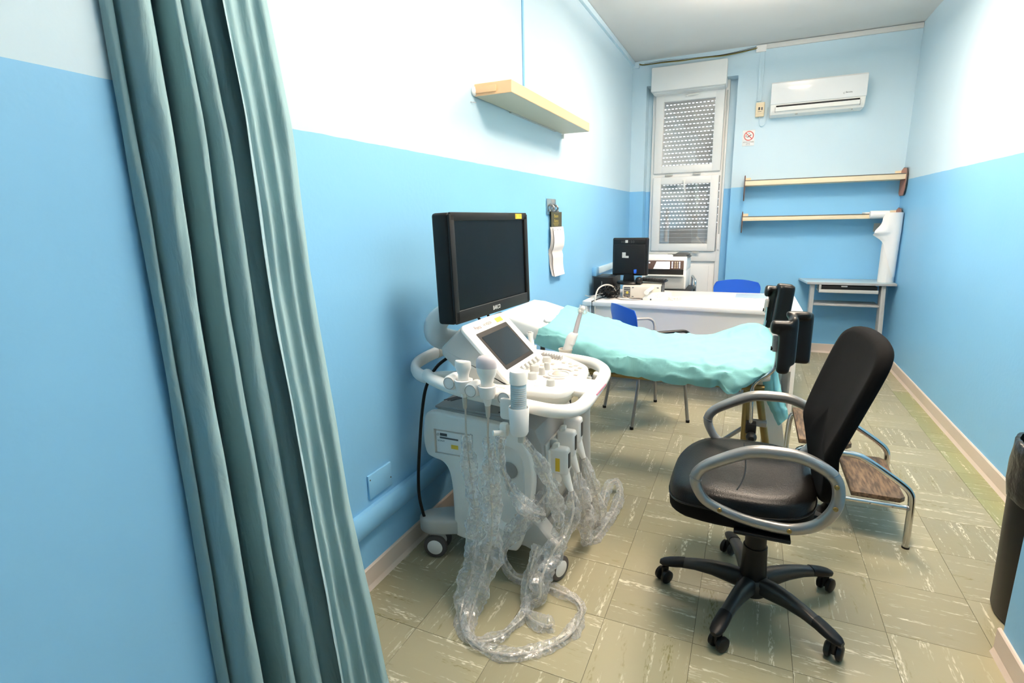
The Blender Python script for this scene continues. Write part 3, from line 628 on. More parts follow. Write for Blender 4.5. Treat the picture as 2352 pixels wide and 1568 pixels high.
obj('rear_handle_grip', B().tube([(0.038, 2.04, 0.834), (0.037, 1.94, 0.834)], 0.0222, 14, flat=(0.87, 1.26), up=(0, 0, 1)), M_cablegrey, us)
# monitor
mu, mv, mn = Vector((0.067, 0.998, -0.003)), Vector((-0.025, 0.004, 1.0)), Vector((0.997, -0.067, 0.025))
MM = Matrix(((mu.x, mv.x, mn.x, 0.329), (mu.y, mv.y, mn.y, 1.945), (mu.z, mv.z, mn.z, 1.228), (0, 0, 0, 1)))
def mp(u, v, n=0.0): return MM @ Vector((u, v, n))
mon = obj('monitor', B(MM).box((0, 0, -0.036), (0.613, 0.400, 0.072), 0.012, 3), M_bez, us)
try:
    boolean(mon, B(None)) if False else None
except Exception: pass
fr = B(MM)
for c, d in (((0, 0.1855, 0.003), (0.60, 0.030, 0.010)), ((0, -0.1755, 0.003), (0.60, 0.046, 0.010)), ((-0.2915, 0, 0.003), (0.030, 0.388, 0.010)), ((0.2925, 0, 0.003), (0.030, 0.388, 0.010))): fr.box(c, d, 0.003, 2)
obj('bezel', fr, M_bez, mon)
obj('screen', B(MM).box((0, 0.011, 0.0005), (0.556, 0.322, 0.002)), M_screen, mon)
obj('bezel_edge', B(MM).box((0, -0.1522, 0.007), (0.560, 0.0016, 0.002)), M_greyink, mon)
text('lettering', 'BARCO', mp(-0.005, -0.176, 0.0082), mu, mv, 0.017, M_white2, mon, width=0.060)
stk = obj('sticker', B(MM).box((0.222, 0.1855, 0.0082), (0.060, 0.021, 0.0006)), M_yellow, mon)
obj('sticker_print', B(MM).box((0.198, 0.1855, 0.0087), (0.006, 0.014, 0.0004)).box((0.235, 0.1905, 0.0087), (0.022, 0.002, 0.0004)).box((0.236, 0.1845, 0.0087), (0.020, 0.002, 0.0004)), M_orange, stk)
obj('side_buttons', B(MM).box((0.284, -0.125, 0.0082), (0.005, 0.036, 0.003), 0.001), M_black, mon)
obj('monitor_mount', B(MM).box((0, -0.10, -0.085), (0.14, 0.12, 0.05), 0.012), M_white2, mon)
obj('monitor_cable', B().tube([mp(-0.09, -0.17, -0.05), mp(-0.085, -0.215, -0.03), mp(-0.06, -0.235, -0.02), mp(-0.02, -0.222, -0.025), mp(0.0, -0.18, -0.05)], 0.0055, 8, 5), M_black, mon)
# power cable running down the left side
def Pt(*l): return l
pc_ = [(0.19, 1.80, 0.865), (0.16, 1.74, 0.83), (0.135, 1.70, 0.76), (0.118, 1.685, 0.66), (0.100, 1.68, 0.52), (0.083, 1.68, 0.38), (0.080, 1.68, 0.28), (0.086, 1.69, 0.20), (0.088, 1.695, 0.178)]
obj('power_cable', B().tube(pc_, 0.0065, 10, 5), M_black, us)
# probe holders along the near rail
def holder(x, y, z, r=0.026):
    h = obj('probe_holder', B().lathe([(r * 0.55, -0.03), (r * 0.9, -0.025), (r + 0.004, 0.0), (r + 0.006, 0.018), (r + 0.002, 0.020), (r - 0.003, 0.012), (r * 0.55, -0.02)], (x, y, z), 20), M_white2, us)
    return h
holder(0.400, 1.535, 0.845); holder(0.497, 1.522, 0.838)
for x, y, z in ((0.352, 1.548, 0.850), (0.446, 1.530, 0.838), (0.560, 1.55, 0.818)):
    kb = obj('holder_knob', B().lathe([(0, -0.034), (0.022, -0.032), (0.027, -0.022), (0.027, 0.02), (0.024, 0.026), (0, 0.028)], (x, y, z), 20, 'y'), M_white2, us)
    obj('knob_ring', torus((x, y - 0.0335, z), (0, 1, 0), 0.0205, 0.0012), M_mgrey, kb)
obj('holder_rail', B().tube([(0.33, 1.59, 0.82), (0.42, 1.575, 0.82), (0.52, 1.565, 0.815), (0.60, 1.565, 0.80)], 0.022, 12, 4), M_white2, us)
cup = obj('gel_cup', B().lathe([(0.0, -0.062), (0.026, -0.060), (0.031, -0.05), (0.034, 0.034), (0.033, 0.036), (0.030, 0.034), (0.027, -0.045), (0, -0.046)], (0.622, 1.50, 0.768), 24), M_white2, us)
obj('cup_bracket', B().box((0.570, 1.525, 0.785), (0.05, 0.04, 0.08), 0.015).box((0.565, 1.505, 0.715), (0.03, 0.03, 0.05), 0.01), M_white, us)
obj('cup_nozzle', B().box((0.630, 1.50, 0.695), (0.022, 0.022, 0.03), 0.005), M_cablegrey, us)
obj('cable_peg', B().tube([(0.565, 1.52, 0.70), (0.56, 1.48, 0.712), (0.545, 1.46, 0.716)], 0.009, 10, 3), M_white, us)
obj('probe_cup', B().lathe([(0.012, -0.05), (0.026, -0.045), (0.029, 0.010), (0.032, 0.014), (0.032, 0.020), (0.027, 0.020), (0.024, -0.04), (0.012, -0.045)], (0.535, 2.245, 0.800), 22), M_cablegrey, us)
obj('probe_cup', B().lathe([(0.010, -0.03), (0.022, -0.028), (0.024, 0.012), (0.020, 0.014), (0.010, -0.02)], (0.372, 2.235, 0.812), 18), M_white2, us)

bot = thing('gel_bottle', 'white gel bottle with pale blue label standing in the cup of the scanner', 'bottle', (0.622, 1.50, 0.724))
obj('bottle', B().lathe([(0, 0.726), (0.023, 0.728), (0.026, 0.735), (0.0265, 0.885), (0.026, 0.888), (0, 0.889)], (0.622, 1.50, 0), 24), M_bluelab, bot)
for k in range(11): obj('label_print', B().lathe([(0.0266, 0.800 + k * 0.0068), (0.02685, 0.8008 + k * 0.0068), (0.02685, 0.8022 + k * 0.0068), (0.0266, 0.803 + k * 0.0068)], (0.622, 1.50, 0), 24), M_greyp, bot)
obj('cap', B().lathe([(0.0265, 0.882), (0.0288, 0.884), (0.0288, 0.917), (0.026, 0.925), (0.014, 0.930), (0, 0.931)], (0.622, 1.50, 0), 24), M_white, bot)

# probes ------------------------------------------------------------------
def sleeve(pts, r, sub=5, n=14, seed=0.0):
    """wrinkled film tube round a cable"""
    q = cr([(*p, rr) for p, rr in zip(pts, r if isinstance(r, list) else [r] * len(pts))], sub * 2)
    b = B(); rings = []; prev = None
    for i in range(len(q)):
        P = Vector(q[i][:3]); a = Vector(q[max(i - 1, 0)][:3]); c = Vector(q[min(i + 1, len(q) - 1)][:3]); t = (c - a).normalized()
        ref = prev or (Vector((0, 0, 1)) if abs(t.z) < 0.9 else Vector((0, 1, 0)))
        e1 = ref - t * ref.dot(t); e1 = e1.normalized() if e1.length > 1e-5 else t.orthogonal().normalized(); e2 = t.cross(e1); prev = e1
        rg = []
        for k in range(n):
            a_ = 2 * math.pi * k / n; d = e1 * math.cos(a_) + e2 * math.sin(a_)
            tw = 3.0 * noise.noise(P * 7 + Vector((seed, 2, 0))); fl = 0.45 + 0.25 * noise.noise(P * 11 + Vector((0, 0, seed)))
            s = q[i][3] * (1.0 + 0.45 * noise.noise(P * 13 + Vector((seed, seed, 0)))) * math.sqrt(math.cos(a_ - tw) ** 2 + (fl * math.sin(a_ - tw)) ** 2)
            s *= 1 + 0.30 * noise.noise(P * 34 + d * 1.1 + Vector((seed, 0, 0))) + 0.22 * noise.noise(P * 75 + d * 2.0 + Vector((0, seed, 0)))
            s = max(s, 0.006)
            v = P + d * s; v.z = max(v.z, 0.0015); rg.append(v)
        rings.append(rg)
    return b.loft(rings, cap=False)
def cable_and_sleeve(parent, path, rs, crad=0.0036, seed=0.0, film=None):
    obj('cable', B().tube(path, crad, 8, 6), M_cablegrey, parent)
    f = film or (0, len(path)); obj('plastic_sleeve', sleeve(path[f[0]:f[1]], rs, seed=seed), M_film, parent, angle=25)

p1 = thing('ultrasound_probe', 'flat-headed linear probe in the first holder by the rear handle of the scanner', 'probe', (0.40, 1.535, 0.82))
b = B(); S = [(.800, .010, .010), (.83, .014, .012), (.862, .021, .014), (.88, .020, .013), (.893, .025, .014), (.906, .031, .015), (.926, .031, .014), (.930, .029, .010)]
b.loft([[Vector((0.400 + a * math.cos(2 * math.pi * k / 18), 1.535 + c * math.sin(2 * math.pi * k / 18), z)) for k in range(18)] for z, a, c in S]); obj('probe_body', b, M_white, p1)
obj('strain_relief', B().lathe([(0.004, 0.755), (0.007, 0.76), (0.009, 0.803), (0, 0.805)], (0.401, 1.535, 0), 12), M_cablegrey, p1)
cable_and_sleeve(p1, [(.402, 1.535, .76), (.404, 1.53, .66), (.410, 1.535, .52), (.418, 1.545, .38), (.425, 1.54, .26), (.420, 1.50, .13), (.405, 1.46, .05), (.43, 1.385, .012), (.50, 1.33, .010), (.57, 1.36, .010), (.61, 1.44, .010), (.625, 1.52, .012), (.60, 1.58, .05), (.612, 1.615, .14), (.625, 1.645, .20)], [.016, .026, .034, .042, .048, .042, .032, .026, .026, .026, .024, .024, .026, .034], seed=1.0, film=(1, 15))
p2 = thing('ultrasound_probe', 'large curved-head convex probe in the second holder of the scanner', 'probe', (0.497, 1.522, 0.80))
b = B(); S = [(.785, .010, .010), (.80, .014, .013), (.84, .020, .017), (.868, .022, .018), (.883, .026, .020), (.898, .034, .022), (.915, .037, .023), (.920, .037, .023)]
b.loft([[Vector((0.497 + a * math.cos(2 * math.pi * k / 20), 1.522 + c * math.sin(2 * math.pi * k / 20), z)) for k in range(20)] for z, a, c in S]); obj('probe_body', b, M_white, p2)
S = [(.919, .0375, .0235), (.935, .0375, .0235), (.948, .034, .022), (.956, .026, .017), (.960, .014, .010)]
obj('probe_lens', B().loft([[Vector((0.497 + a * math.cos(2 * math.pi * k / 20), 1.522 + c * math.sin(2 * math.pi * k / 20), z)) for k in range(20)] for z, a, c in S]), M_lens, p2)
obj('strain_relief', B().lathe([(0.004, 0.74), (0.007, 0.745), (0.010, 0.788), (0, 0.79)], (0.497, 1.522, 0), 12), M_cablegrey, p2)
cable_and_sleeve(p2, [(.497, 1.522, .745), (.494, 1.52, .66), (.490, 1.535, .52), (.486, 1.55, .38), (.480, 1.55, .26), (.465, 1.51, .14), (.450, 1.45, .04), (.475, 1.36, .011), (.55, 1.31, .010), (.65, 1.325, .010), (.74, 1.385, .010), (.80, 1.47, .010), (.815, 1.57, .010), (.785, 1.645, .010), (.70, 1.67, .012), (.60, 1.675, .016), (.51, 1.67, .025), (.470, 1.665, .10), (.49, 1.675, .18), (.55, 1.68, .27), (.60, 1.73, .33), (.64, 1.80, .40)], [.024, .040, .044, .046, .046, .040, .032, .028, .026, .026, .026, .026, .026, .026, .025, .024, .028, .030, .034, .036, .036], crad=0.0042, seed=2.0, film=(1, 22))
p3 = thing('ultrasound_probe', 'long thin endocavity probe standing at the far side of the console', 'probe', (0.535, 2.245, 0.80))
obj('probe_body', B().tube([(.533, 2.245, .785), (.542, 2.247, .815), (.552, 2.248, .842), (.556, 2.248, .850)], [.019, .020, .021, .021], 18, 3).tube([(.555, 2.248, .848), (.561, 2.249, .866), (.570, 2.249, .880), (.578, 2.25, .890), (.580, 2.25, .897)], [.0235, .0235, .021, .016, .012], 18, 3), M_white2, p3)
obj('probe_shaft', B().tube([(.578, 2.25, .888), (.592, 2.25, .945), (.608, 2.25, 1.000)], [.0115, .0105, .0095], 14, 3), M_lens, p3)
obj('probe_tip', B().ell((.613, 2.25, 1.008), (.0125, .0125, .013)).ell((.607, 2.25, .998), (.0135, .0135, .010)), M_white, p3)
obj('plastic_sleeve', sleeve([(.606, 2.25, .985), (.612, 2.25, 1.002), (.616, 2.25, 1.022)], [.014, .019, .016], seed=3.3), M_film, p3)
p4 = thing('ultrasound_probe', 'small slim probe standing behind the touch panel, mostly hidden by it', 'probe', (0.372, 2.235, 0.812))
obj('probe_body', B().tube([(.372, 2.235, .80), (.372, 2.235, .835), (.368, 2.235, .86), (.366, 2.235, .885)], [.013, .013, .012, .016], 16, 3), M_white, p4)
obj('probe_lens', B().box((.366, 2.232, .886), (.020, .012, .012), .003), M_greyp, p4)
# connectors plugged in the front with their own wrapped cables
def connector(y, z, label, path, rs, seed, sticker=False):
    t = thing('probe_connector', label, 'connector', (0.62, y, z))
    obj('plug', B().box((0.650, y, z), (0.075, 0.045, 0.11), 0.012, 3), M_white2, t)
    obj('plug_tail', B().tube([(0.668, y, z - 0.045), (0.683, y - 0.004, z - 0.085), (0.70, y - 0.01, z - 0.12)], [.020, .016, .010], 12, 3), M_white, t)
    obj('lock_lever', B().tube([(0.63, y - 0.01, z + 0.05), (0.635, y - 0.012, z + 0.066), (0.65, y - 0.012, z + 0.068)], 0.010, 10, 3), M_white, t)
    obj('grip_strip', B().box((0.688, y, z + 0.005), (0.004, 0.022, 0.06), 0.001), M_dgrey, t)
    if sticker: obj('sticker', B().box((0.648, y - 0.0232, z - 0.012), (0.018, 0.001, 0.055)), M_yellow, t)
    cable_and_sleeve(t, path, rs, crad=0.0045, seed=seed)
connector(1.83, 0.475, 'nearest white probe plug with a yellow sticker on the front of the scanner', [(.70, 1.82, .355), (.715, 1.80, .28), (.70, 1.76, .21), (.665, 1.68, .15), (.655, 1.60, .10), (.660, 1.575, .05), (.628, 1.57, .02), (.62, 1.53, .02), (.66, 1.49, .016), (.72, 1.485, .014), (.735, 1.50, .012)], [.022, .030, .036, .046, .044, .034, .030, .030, .032, .034, .026], 5.0, True)
connector(1.915, 0.515, 'middle white probe plug on the front of the scanner', [(.70, 1.905, .395), (.72, 1.90, .30), (.725, 1.93, .19), (.72, 1.98, .08), (.70, 2.03, .02), (.735, 2.06, .014), (.755, 2.19, .016), (.765, 2.32, .02), (.765, 2.42, .04), (.735, 2.50, .07), (.70, 2.47, .07), (.695, 2.40, .045), (.70, 2.33, .02)], [.022, .032, .038, .036, .034, .032, .028, .026, .026, .026, .024, .022, .020], 6.0)
connector(2.0, 0.54, 'farthest white probe plug on the front of the scanner', [(.70, 1.99, .42), (.725, 2.02, .32), (.74, 2.07, .20), (.74, 2.12, .09), (.73, 2.14, .03), (.70, 2.16, .016), (.72, 2.22, .014), (.75, 2.26, .013)], [.018, .026, .030, .030, .030, .028, .026, .022], 7.0)
loop_ = thing('wrapped_cable', 'plastic wrapped cable looping from the peg under the gel cup across the scanner side', 'cable', (0.55, 1.60, 0.6))
cable_and_sleeve(loop_, [(.56, 1.50, .70), (.53, 1.56, .685), (.505, 1.60, .62), (.49, 1.63, .52), (.50, 1.655, .44), (.53, 1.665, .38), (.58, 1.67, .33), (.625, 1.70, .30)], [.016, .026, .022, .020, .024, .030, .034, .034], seed=9.0)
loop2 = thing('wrapped_cable', 'plastic wrapped cable hanging from the gel cup towards the probe plugs', 'cable', (0.63, 1.56, 0.6))
cable_and_sleeve(loop2, [(.625, 1.52, .69), (.655, 1.57, .60), (.675, 1.62, .50), (.690, 1.66, .40), (.695, 1.69, .32), (.680, 1.71, .25)], [.012, .022, .028, .034, .036, .036], seed=11.0)

# ------------------------------------------------------------------ examination couch
bed = thing('examination_couch', 'white vinyl gynaecological examination couch with raised backrest along the left wall', 'couch', (0.75, 2.86, 0))
INC = 0.27
def top_z(x): return 0.715 + (INC * (0.77 - x) if x < 0.77 else 0.0)
def pad(x0, x1, y0, y1, th, n=10):
    rings = []
    xs = [x0 + (x1 - x0) * i / n for i in range(n + 1)]
    for i, x in enumerate(xs):
        e = 0.02 if i in (0, n) else 0.0; zt = top_z(x) - e * 0.7; zb = top_z(x) - th + e * 0.7; r = 0.022; rg = []
        for (cy_, cz_, a0) in ((y1 - r, zt - r, 0), (y0 + r, zt - r, .5), (y0 + r, zb + r, 1), (y1 - r, zb + r, 1.5)):
            for k in range(5):
                a = math.pi * (a0 + k / 8); rg.append(Vector((x, cy_ + r * math.cos(a), cz_ + r * math.sin(a))))
        rings.append(rg)
    return B().loft(rings)
obj('backrest', pad(0.035, 0.755, 2.555, 3.15, 0.085), M_vinyl, bed)
obj('seat_pad', pad(0.765, 1.40, 2.575, 3.14, 0.075), M_vinyl, bed)
obj('foot_panel', B().prism([(1.33, 0.60), (1.44, 0.60), (1.50, 0.28), (1.515, 0.02), (1.41, 0.02), (1.39, 0.30)], 'y', 2.83, 2.87, 0.004), M_white2, bed)
fr_ = B()
for yy in (2.60, 3.12):
    fr_.tube([(0.20, yy, 0.615), (1.38, yy, 0.615)], 0.016, 10)
fr_.tube([(0.55, 2.60, 0.615), (0.55, 3.12, 0.615)], 0.014, 8).tube([(1.10, 2.60, 0.615), (1.10, 3.12, 0.615)], 0.014, 8)
obj('frame', fr_, M_brass, bed)
for yy in (2.63, 3.10):
    obj('leg', B().tube([(1.31, yy, 0.62), (1.318, yy, 0.0)], 0.018, 12), M_brass, bed)
    obj('leg', B().tube([(0.278, yy, 0.80), (0.278, yy, 0.0)], 0.013, 10), M_dgrey, bed)
obj('telescopic_strut', B().tube([(1.355, 2.66, 0.60), (1.42, 2.66, 0.26), (1.43, 2.66, 0.22)], 0.017, 12), M_brass, bed)
obj('cross_brace', B().tube([(1.315, 2.66, 0.40), (1.20, 2.70, 0.28), (1.05, 2.74, 0.10)], 0.010, 10), M_steel, bed)
obj('cross_bar', B().box((1.35, 2.64, 0.43), (0.11, 0.03, 0.03), 0.004), M_steel, bed)

# stirrups
def pad_mesh(name, parent):
    b = B()
    def blob(c, d, bev): b.box(c, d, bev, 4)
    blob((1.440, 2.50, 0.825), (0.056, 0.040, 0.215), 0.019)
    blob((1.424, 2.505, 0.935), (0.092, 0.060, 0.036), 0.017)
    blob((1.398, 2.515, 0.918), (0.040, 0.075, 0.050), 0.018)
    blob((1.470, 2.56, 0.865), (0.034, 0.150, 0.215), 0.016)
    blob((1.516, 2.612, 0.860), (0.074, 0.036, 0.235), 0.017)
    blob((1.490, 2.60, 0.965), (0.10, 0.05, 0.032), 0.015)
    return obj(name, b, M_vinylblk, parent, angle=75, remesh=(0.0055, 14))
st = thing('leg_support', 'nearer black moulded leg support on a bent chrome rod at the foot of the couch', 'leg support', (1.344, 2.55, 0.40))
pad_mesh('pad', st)
obj('rod', B().tube([(1.333, 2.545, 0.34), (1.333, 2.545, 0.50), (1.328, 2.545, 0.60), (1.332, 2.545, 0.640), (1.352, 2.545, 0.668), (1.392, 2.545, 0.702), (1.412, 2.545, 0.735), (1.416, 2.545, 0.79), (1.412, 2.545, 0.84)], 0.0085, 10, 4), M_chrome, st)
obj('bracket', B().box((1.405, 2.535, 0.845), (0.026, 0.022, 0.075), 0.009, 3).cyl((1.405, 2.520, 0.865), (1.405, 2.528, 0.865), 0.008, 12), M_mgrey, st)
obj('bracket_bolt', B().cyl((1.388, 2.535, 0.822), (1.396, 2.535, 0.822), 0.010, 12), M_black, st)
obj('clamp', B().box((1.336, 2.555, 0.435), (0.045, 0.055, 0.050), 0.006), M_black, st)
obj('clamp_knob', B().lathe([(0, -0.03), (0.012, -0.028), (0.022, -0.015), (0.024, 0.0), (0.022, 0.012), (0, 0.018)], (1.340, 2.51, 0.405), 16, 'y'), M_black, st)
st2 = st.copy(); C.objects.link(st2); st2.location = Vector(st.location) + Vector((-0.055, 0.60, 0.075)); st2.scale = (0.8, -1, 1); st2.rotation_euler = (0, math.radians(5), 0)
st2['label'] = 'farther black moulded leg support, leaning out beside the back edge of the couch'
for ch in list(st.children):
    c = ch.copy(); C.objects.link(c); c.parent = st2

# teal paper sheet over the couch ----------------------------------------
sheet = [  # columns along the couch: list of (x, y, z) from front hem to back hem
 [(.262, 2.535, .752), (.285, 2.528, .80), (.300, 2.535, .838), (.325, 2.58, .853), (.300, 2.80, .860), (.262, 3.02, .866), (.250, 3.165, .862), (.255, 3.185, .80)],
 [(.42, 2.535, .715), (.42, 2.525, .765), (.42, 2.535, .800), (.42, 2.58, .822), (.41, 2.80, .827), (.40, 3.02, .830), (.40, 3.165, .822), (.40, 3.185, .75)],
 [(.60, 2.54, .655), (.60, 2.522, .705), (.60, 2.535, .755), (.60, 2.585, .772), (.60, 2.80, .776), (.60, 3.02, .778), (.60, 3.165, .768), (.60, 3.185, .70)],
 [(.72, 2.535, .628), (.725, 2.515, .675), (.73, 2.53, .725), (.73, 2.585, .741), (.73, 2.80, .743), (.73, 3.02, .746), (.73, 3.16, .738), (.73, 3.18, .66)],
 [(.80, 2.555, .620), (.79, 2.545, .660), (.79, 2.550, .712), (.80, 2.59, .727), (.82, 2.80, .726), (.82, 3.02, .728), (.82, 3.155, .722), (.82, 3.175, .64)],
 [(.94, 2.545, .606), (.94, 2.530, .655), (.94, 2.545, .708), (.94, 2.59, .724), (.94, 2.80, .727), (.94, 3.02, .729), (.94, 3.155, .725), (.94, 3.175, .64)],
 [(1.06, 2.545, .606), (1.06, 2.528, .650), (1.06, 2.540, .704), (1.06, 2.585, .723), (1.06, 2.80, .726), (1.06, 3.02, .730), (1.08, 3.155, .730), (1.08, 3.175, .64)],
 [(1.150, 2.520, .612), (1.145, 2.505, .648), (1.14, 2.525, .700), (1.14, 2.58, .722), (1.14, 2.80, .727), (1.15, 3.02, .738), (1.16, 3.15, .752), (1.17, 3.18, .66)],
 [(1.185, 2.535, .618), (1.19, 2.520, .652), (1.20, 2.53, .694), (1.21, 2.58, .720), (1.22, 2.80, .728), (1.22, 3.02, .752), (1.22, 3.14, .786), (1.235, 3.19, .70)],
 [(1.235, 2.510, .592), (1.25, 2.500, .640), (1.27, 2.52, .690), (1.29, 2.58, .718), (1.30, 2.80, .728), (1.30, 3.00, .768), (1.30, 3.12, .812), (1.32, 3.19, .74)],
 [(1.310, 2.520, .640), (1.325, 2.515, .665), (1.34, 2.53, .690), (1.36, 2.58, .712), (1.38, 2.80, .725), (1.375, 2.98, .770), (1.365, 3.10, .808), (1.38, 3.18, .74)],
 [(1.355, 2.560, .668), (1.375, 2.57, .680), (1.395, 2.58, .690), (1.41, 2.62, .695), (1.425, 2.82, .700), (1.425, 2.98, .740), (1.415, 3.08, .765), (1.42, 3.16, .70)],
 [(1.370, 2.600, .640), (1.390, 2.61, .640), (1.410, 2.63, .640), (1.425, 2.66, .640), (1.440, 2.83, .640), (1.440, 2.96, .660), (1.435, 3.06, .680), (1.435, 3.12, .64)],
 [(1.385, 2.660, .560), (1.405, 2.655, .560), (1.425, 2.66, .560), (1.440, 2.68, .565), (1.450, 2.82, .580), (1.450, 2.92, .600), (1.445, 3.00, .610), (1.445, 3.05, .60)],
 [(1.430, 2.685, .455), (1.450, 2.680, .450), (1.470, 2.685, .455), (1.482, 2.70, .470), (1.470, 2.78, .520), (1.462, 2.86, .550), (1.455, 2.92, .565), (1.450, 2.96, .570)],
 [(1.455, 2.695, .398), (1.465, 2.69, .405), (1.480, 2.69, .430), (1.495, 2.70, .455), (1.480, 2.76, .500), (1.468, 2.82, .530), (1.460, 2.87, .550), (1.455, 2.90, .560)]]
rows = [cr(c, 7) for c in sheet]; nr = len(rows[0])
cols = [cr([rows[i][j] for i in range(len(rows))], 9) for j in range(nr)]
G = []
for j, c in enumerate(cols):
    rw = []
    for p in c:
        w = 0.004 * nz(p.x, p.y, p.z, 7) + 0.0025 * nz(p.x + 3, p.y, p.z, 24)
        r1 = 1 - abs(nz(p.x * 1.2 + 1, p.y * 0.8 + p.z * 1.5, 4.0, 6)); crease = 0.010 * max(0, r1 - 0.86) / 0.14
        r2 = 1 - abs(nz(p.x * 0.9 - p.y + 5, p.z * 2, 1.0, 5)); crease += 0.008 * max(0, r2 - 0.90) / 0.10
        rw.append(p + Vector((0.2 * w, -0.6 * (w + crease), 0.004 + w + crease)))
    G.append(rw)
dr = tag(obj('paper_sheet', B().grid(G), M_drape, angle=60), 'crumpled teal paper sheet spread over the lower part of the couch', 'sheet')
tis = tag(obj('tissue_scrap', B().ell((0.315, 2.60, 0.872), (0.022, 0.014, 0.010), 14, 9), M_paper), 'small crumpled white tissue scrap on the corner of the teal sheet', 'tissue')
for v in tis.data.vertices: v.co += Vector((nz(v.co.x, v.co.y, v.co.z, 90), nz(v.co.y, v.co.z, v.co.x, 90), nz(v.co.z, v.co.x, v.co.y, 90))) * 0.007

# ------------------------------------------------------------------ office chair
oc = thing('office_chair', 'black swivel office chair with looped silver armrests in front of the couch', 'chair', (1.368, 1.90, 0))
HX, HY = 1.368, 1.90
def ring_rect(xc, yc, hx, hy, z, p=3.2, n=36, taperx=0.0):
    out = []
    for k in range(n):
        a = 2 * math.pi * k / n; ca, sa = math.cos(a), math.sin(a)
        x = math.copysign(abs(ca) ** (2 / p), ca) * hx; y = math.copysign(abs(sa) ** (2 / p), sa) * hy
        out.append((xc + x, yc + y, z))
    return out
def seat_z(x, y):  # dished cushion surface offset
    u = (x - 1.30) / 0.235; v = (y - 1.905) / 0.26
    return 0.012 * u * abs(u) - 0.018 * max(0, -u - 0.55) * 2 + 0.012 * (v * v)
def seat_ring(f, z, dz=True, p=3.0):
    r = ring_rect(1.30, 1.905, 0.232 * f, 0.262 * f, z, p)
    return [Vector((a, b_, c + (seat_z(a, b_) if dz else seat_z(a, b_) * 0.6))) for a, b_, c in r]
top_rings = [seat_ring(f, z) for f, z in ((1.0, 0.470), (1.0, 0.492), (0.975, 0.510), (0.93, 0.522), (0.80, 0.530), (0.55, 0.531), (0.25, 0.529), (0.02, 0.528))]
seat = obj('seat_cushion', B().loft(top_rings), M_leather, oc)
obj('seat_border', B().loft([seat_ring(f, z) for f, z in ((0.02, 0.405), (0.6, 0.405), (0.93, 0.415), (0.995, 0.432), (1.006, 0.460), (1.004, 0.474), (0.99, 0.476))]), M_mesh, oc)
obj('seat_piping', B().tube([seat_ring(1.003, 0.473)[k] for k in range(36)], 0.0035, 8, closed=True), M_leather, oc)
# seam across the cushion
sm = []
for k in range(13):
    y = 1.665 + 0.48 * k / 12; x = 1.315 - 0.035 * (abs(k - 6) / 6) ** 2 * (1 if k < 6 else 0.4)
    v = abs(y - 1.905) / 0.262; zt = 0.531 - (0.022 * max(0, v - 0.75) / 0.25)
    sm.append((x, y, zt + seat_z(x, y) - 0.001))
obj('seam', B().tube(sm, 0.0028, 6, 2), M_black, seat)
obj('under_plate', B().box((1.34, 1.90, 0.388), (0.26, 0.20, 0.045), 0.012).box((1.50, 1.90, 0.40), (0.14, 0.09, 0.035), 0.01), M_black, oc)
# back: leaning panel tapering to the bottom, built as concentric rings
bo = cr([(1.82, .495), (1.745, .535), (1.698, .62), (1.688, .72), (1.683, .84), (1.682, .935), (1.690, .988), (1.722, 1.020), (1.79, 1.036), (1.905, 1.042), (2.01, 1.038), (2.070, 1.022), (2.103, .985), (2.108, .90), (2.098, .78), (2.082, .720), (2.040, .655), (1.985, .575), (1.90, .505)], 4, True)
def back_ring(f, off):
    out = []
    for p in bo:
        y = 1.90 + (p.x - 1.90) * f; z = 0.79 + (p.y - 0.79) * f
        x = 1.53 + (0.110 * (z - 0.70) / 0.33 if z > 0.70 else 0.08 * (0.70 - z)) - 0.018 * (y - 1.905) / 0.2
        out.append(Vector((x + off - 0.22 * (y - 1.90) ** 2 - 0.008, y, z - 0.004)))
    return out
obj('backrest', B().loft([back_ring(f, o) for f, o in ((0.02, -0.006), (0.5, -0.006), (0.80, -0.008), (0.92, -0.013), (0.975, -0.012), (0.995, -0.004), (1.0, 0.008), (0.995, 0.020), (0.97, 0.026), (0.9, 0.027), (0.5, 0.024), (0.02, 0.024))]), M_mesh, oc, angle=80)
obj('back_bar', B().tube([(1.46, 1.905, 0.395), (1.55, 1.905, 0.40), (1.585, 1.905, 0.45), (1.575, 1.905, 0.60), (1.585, 1.905, 0.75)], [.026, .026, .024, .022, .018], 12, 4, flat=(1.5, 0.8), up=(0, 0, 1)), M_black, oc)
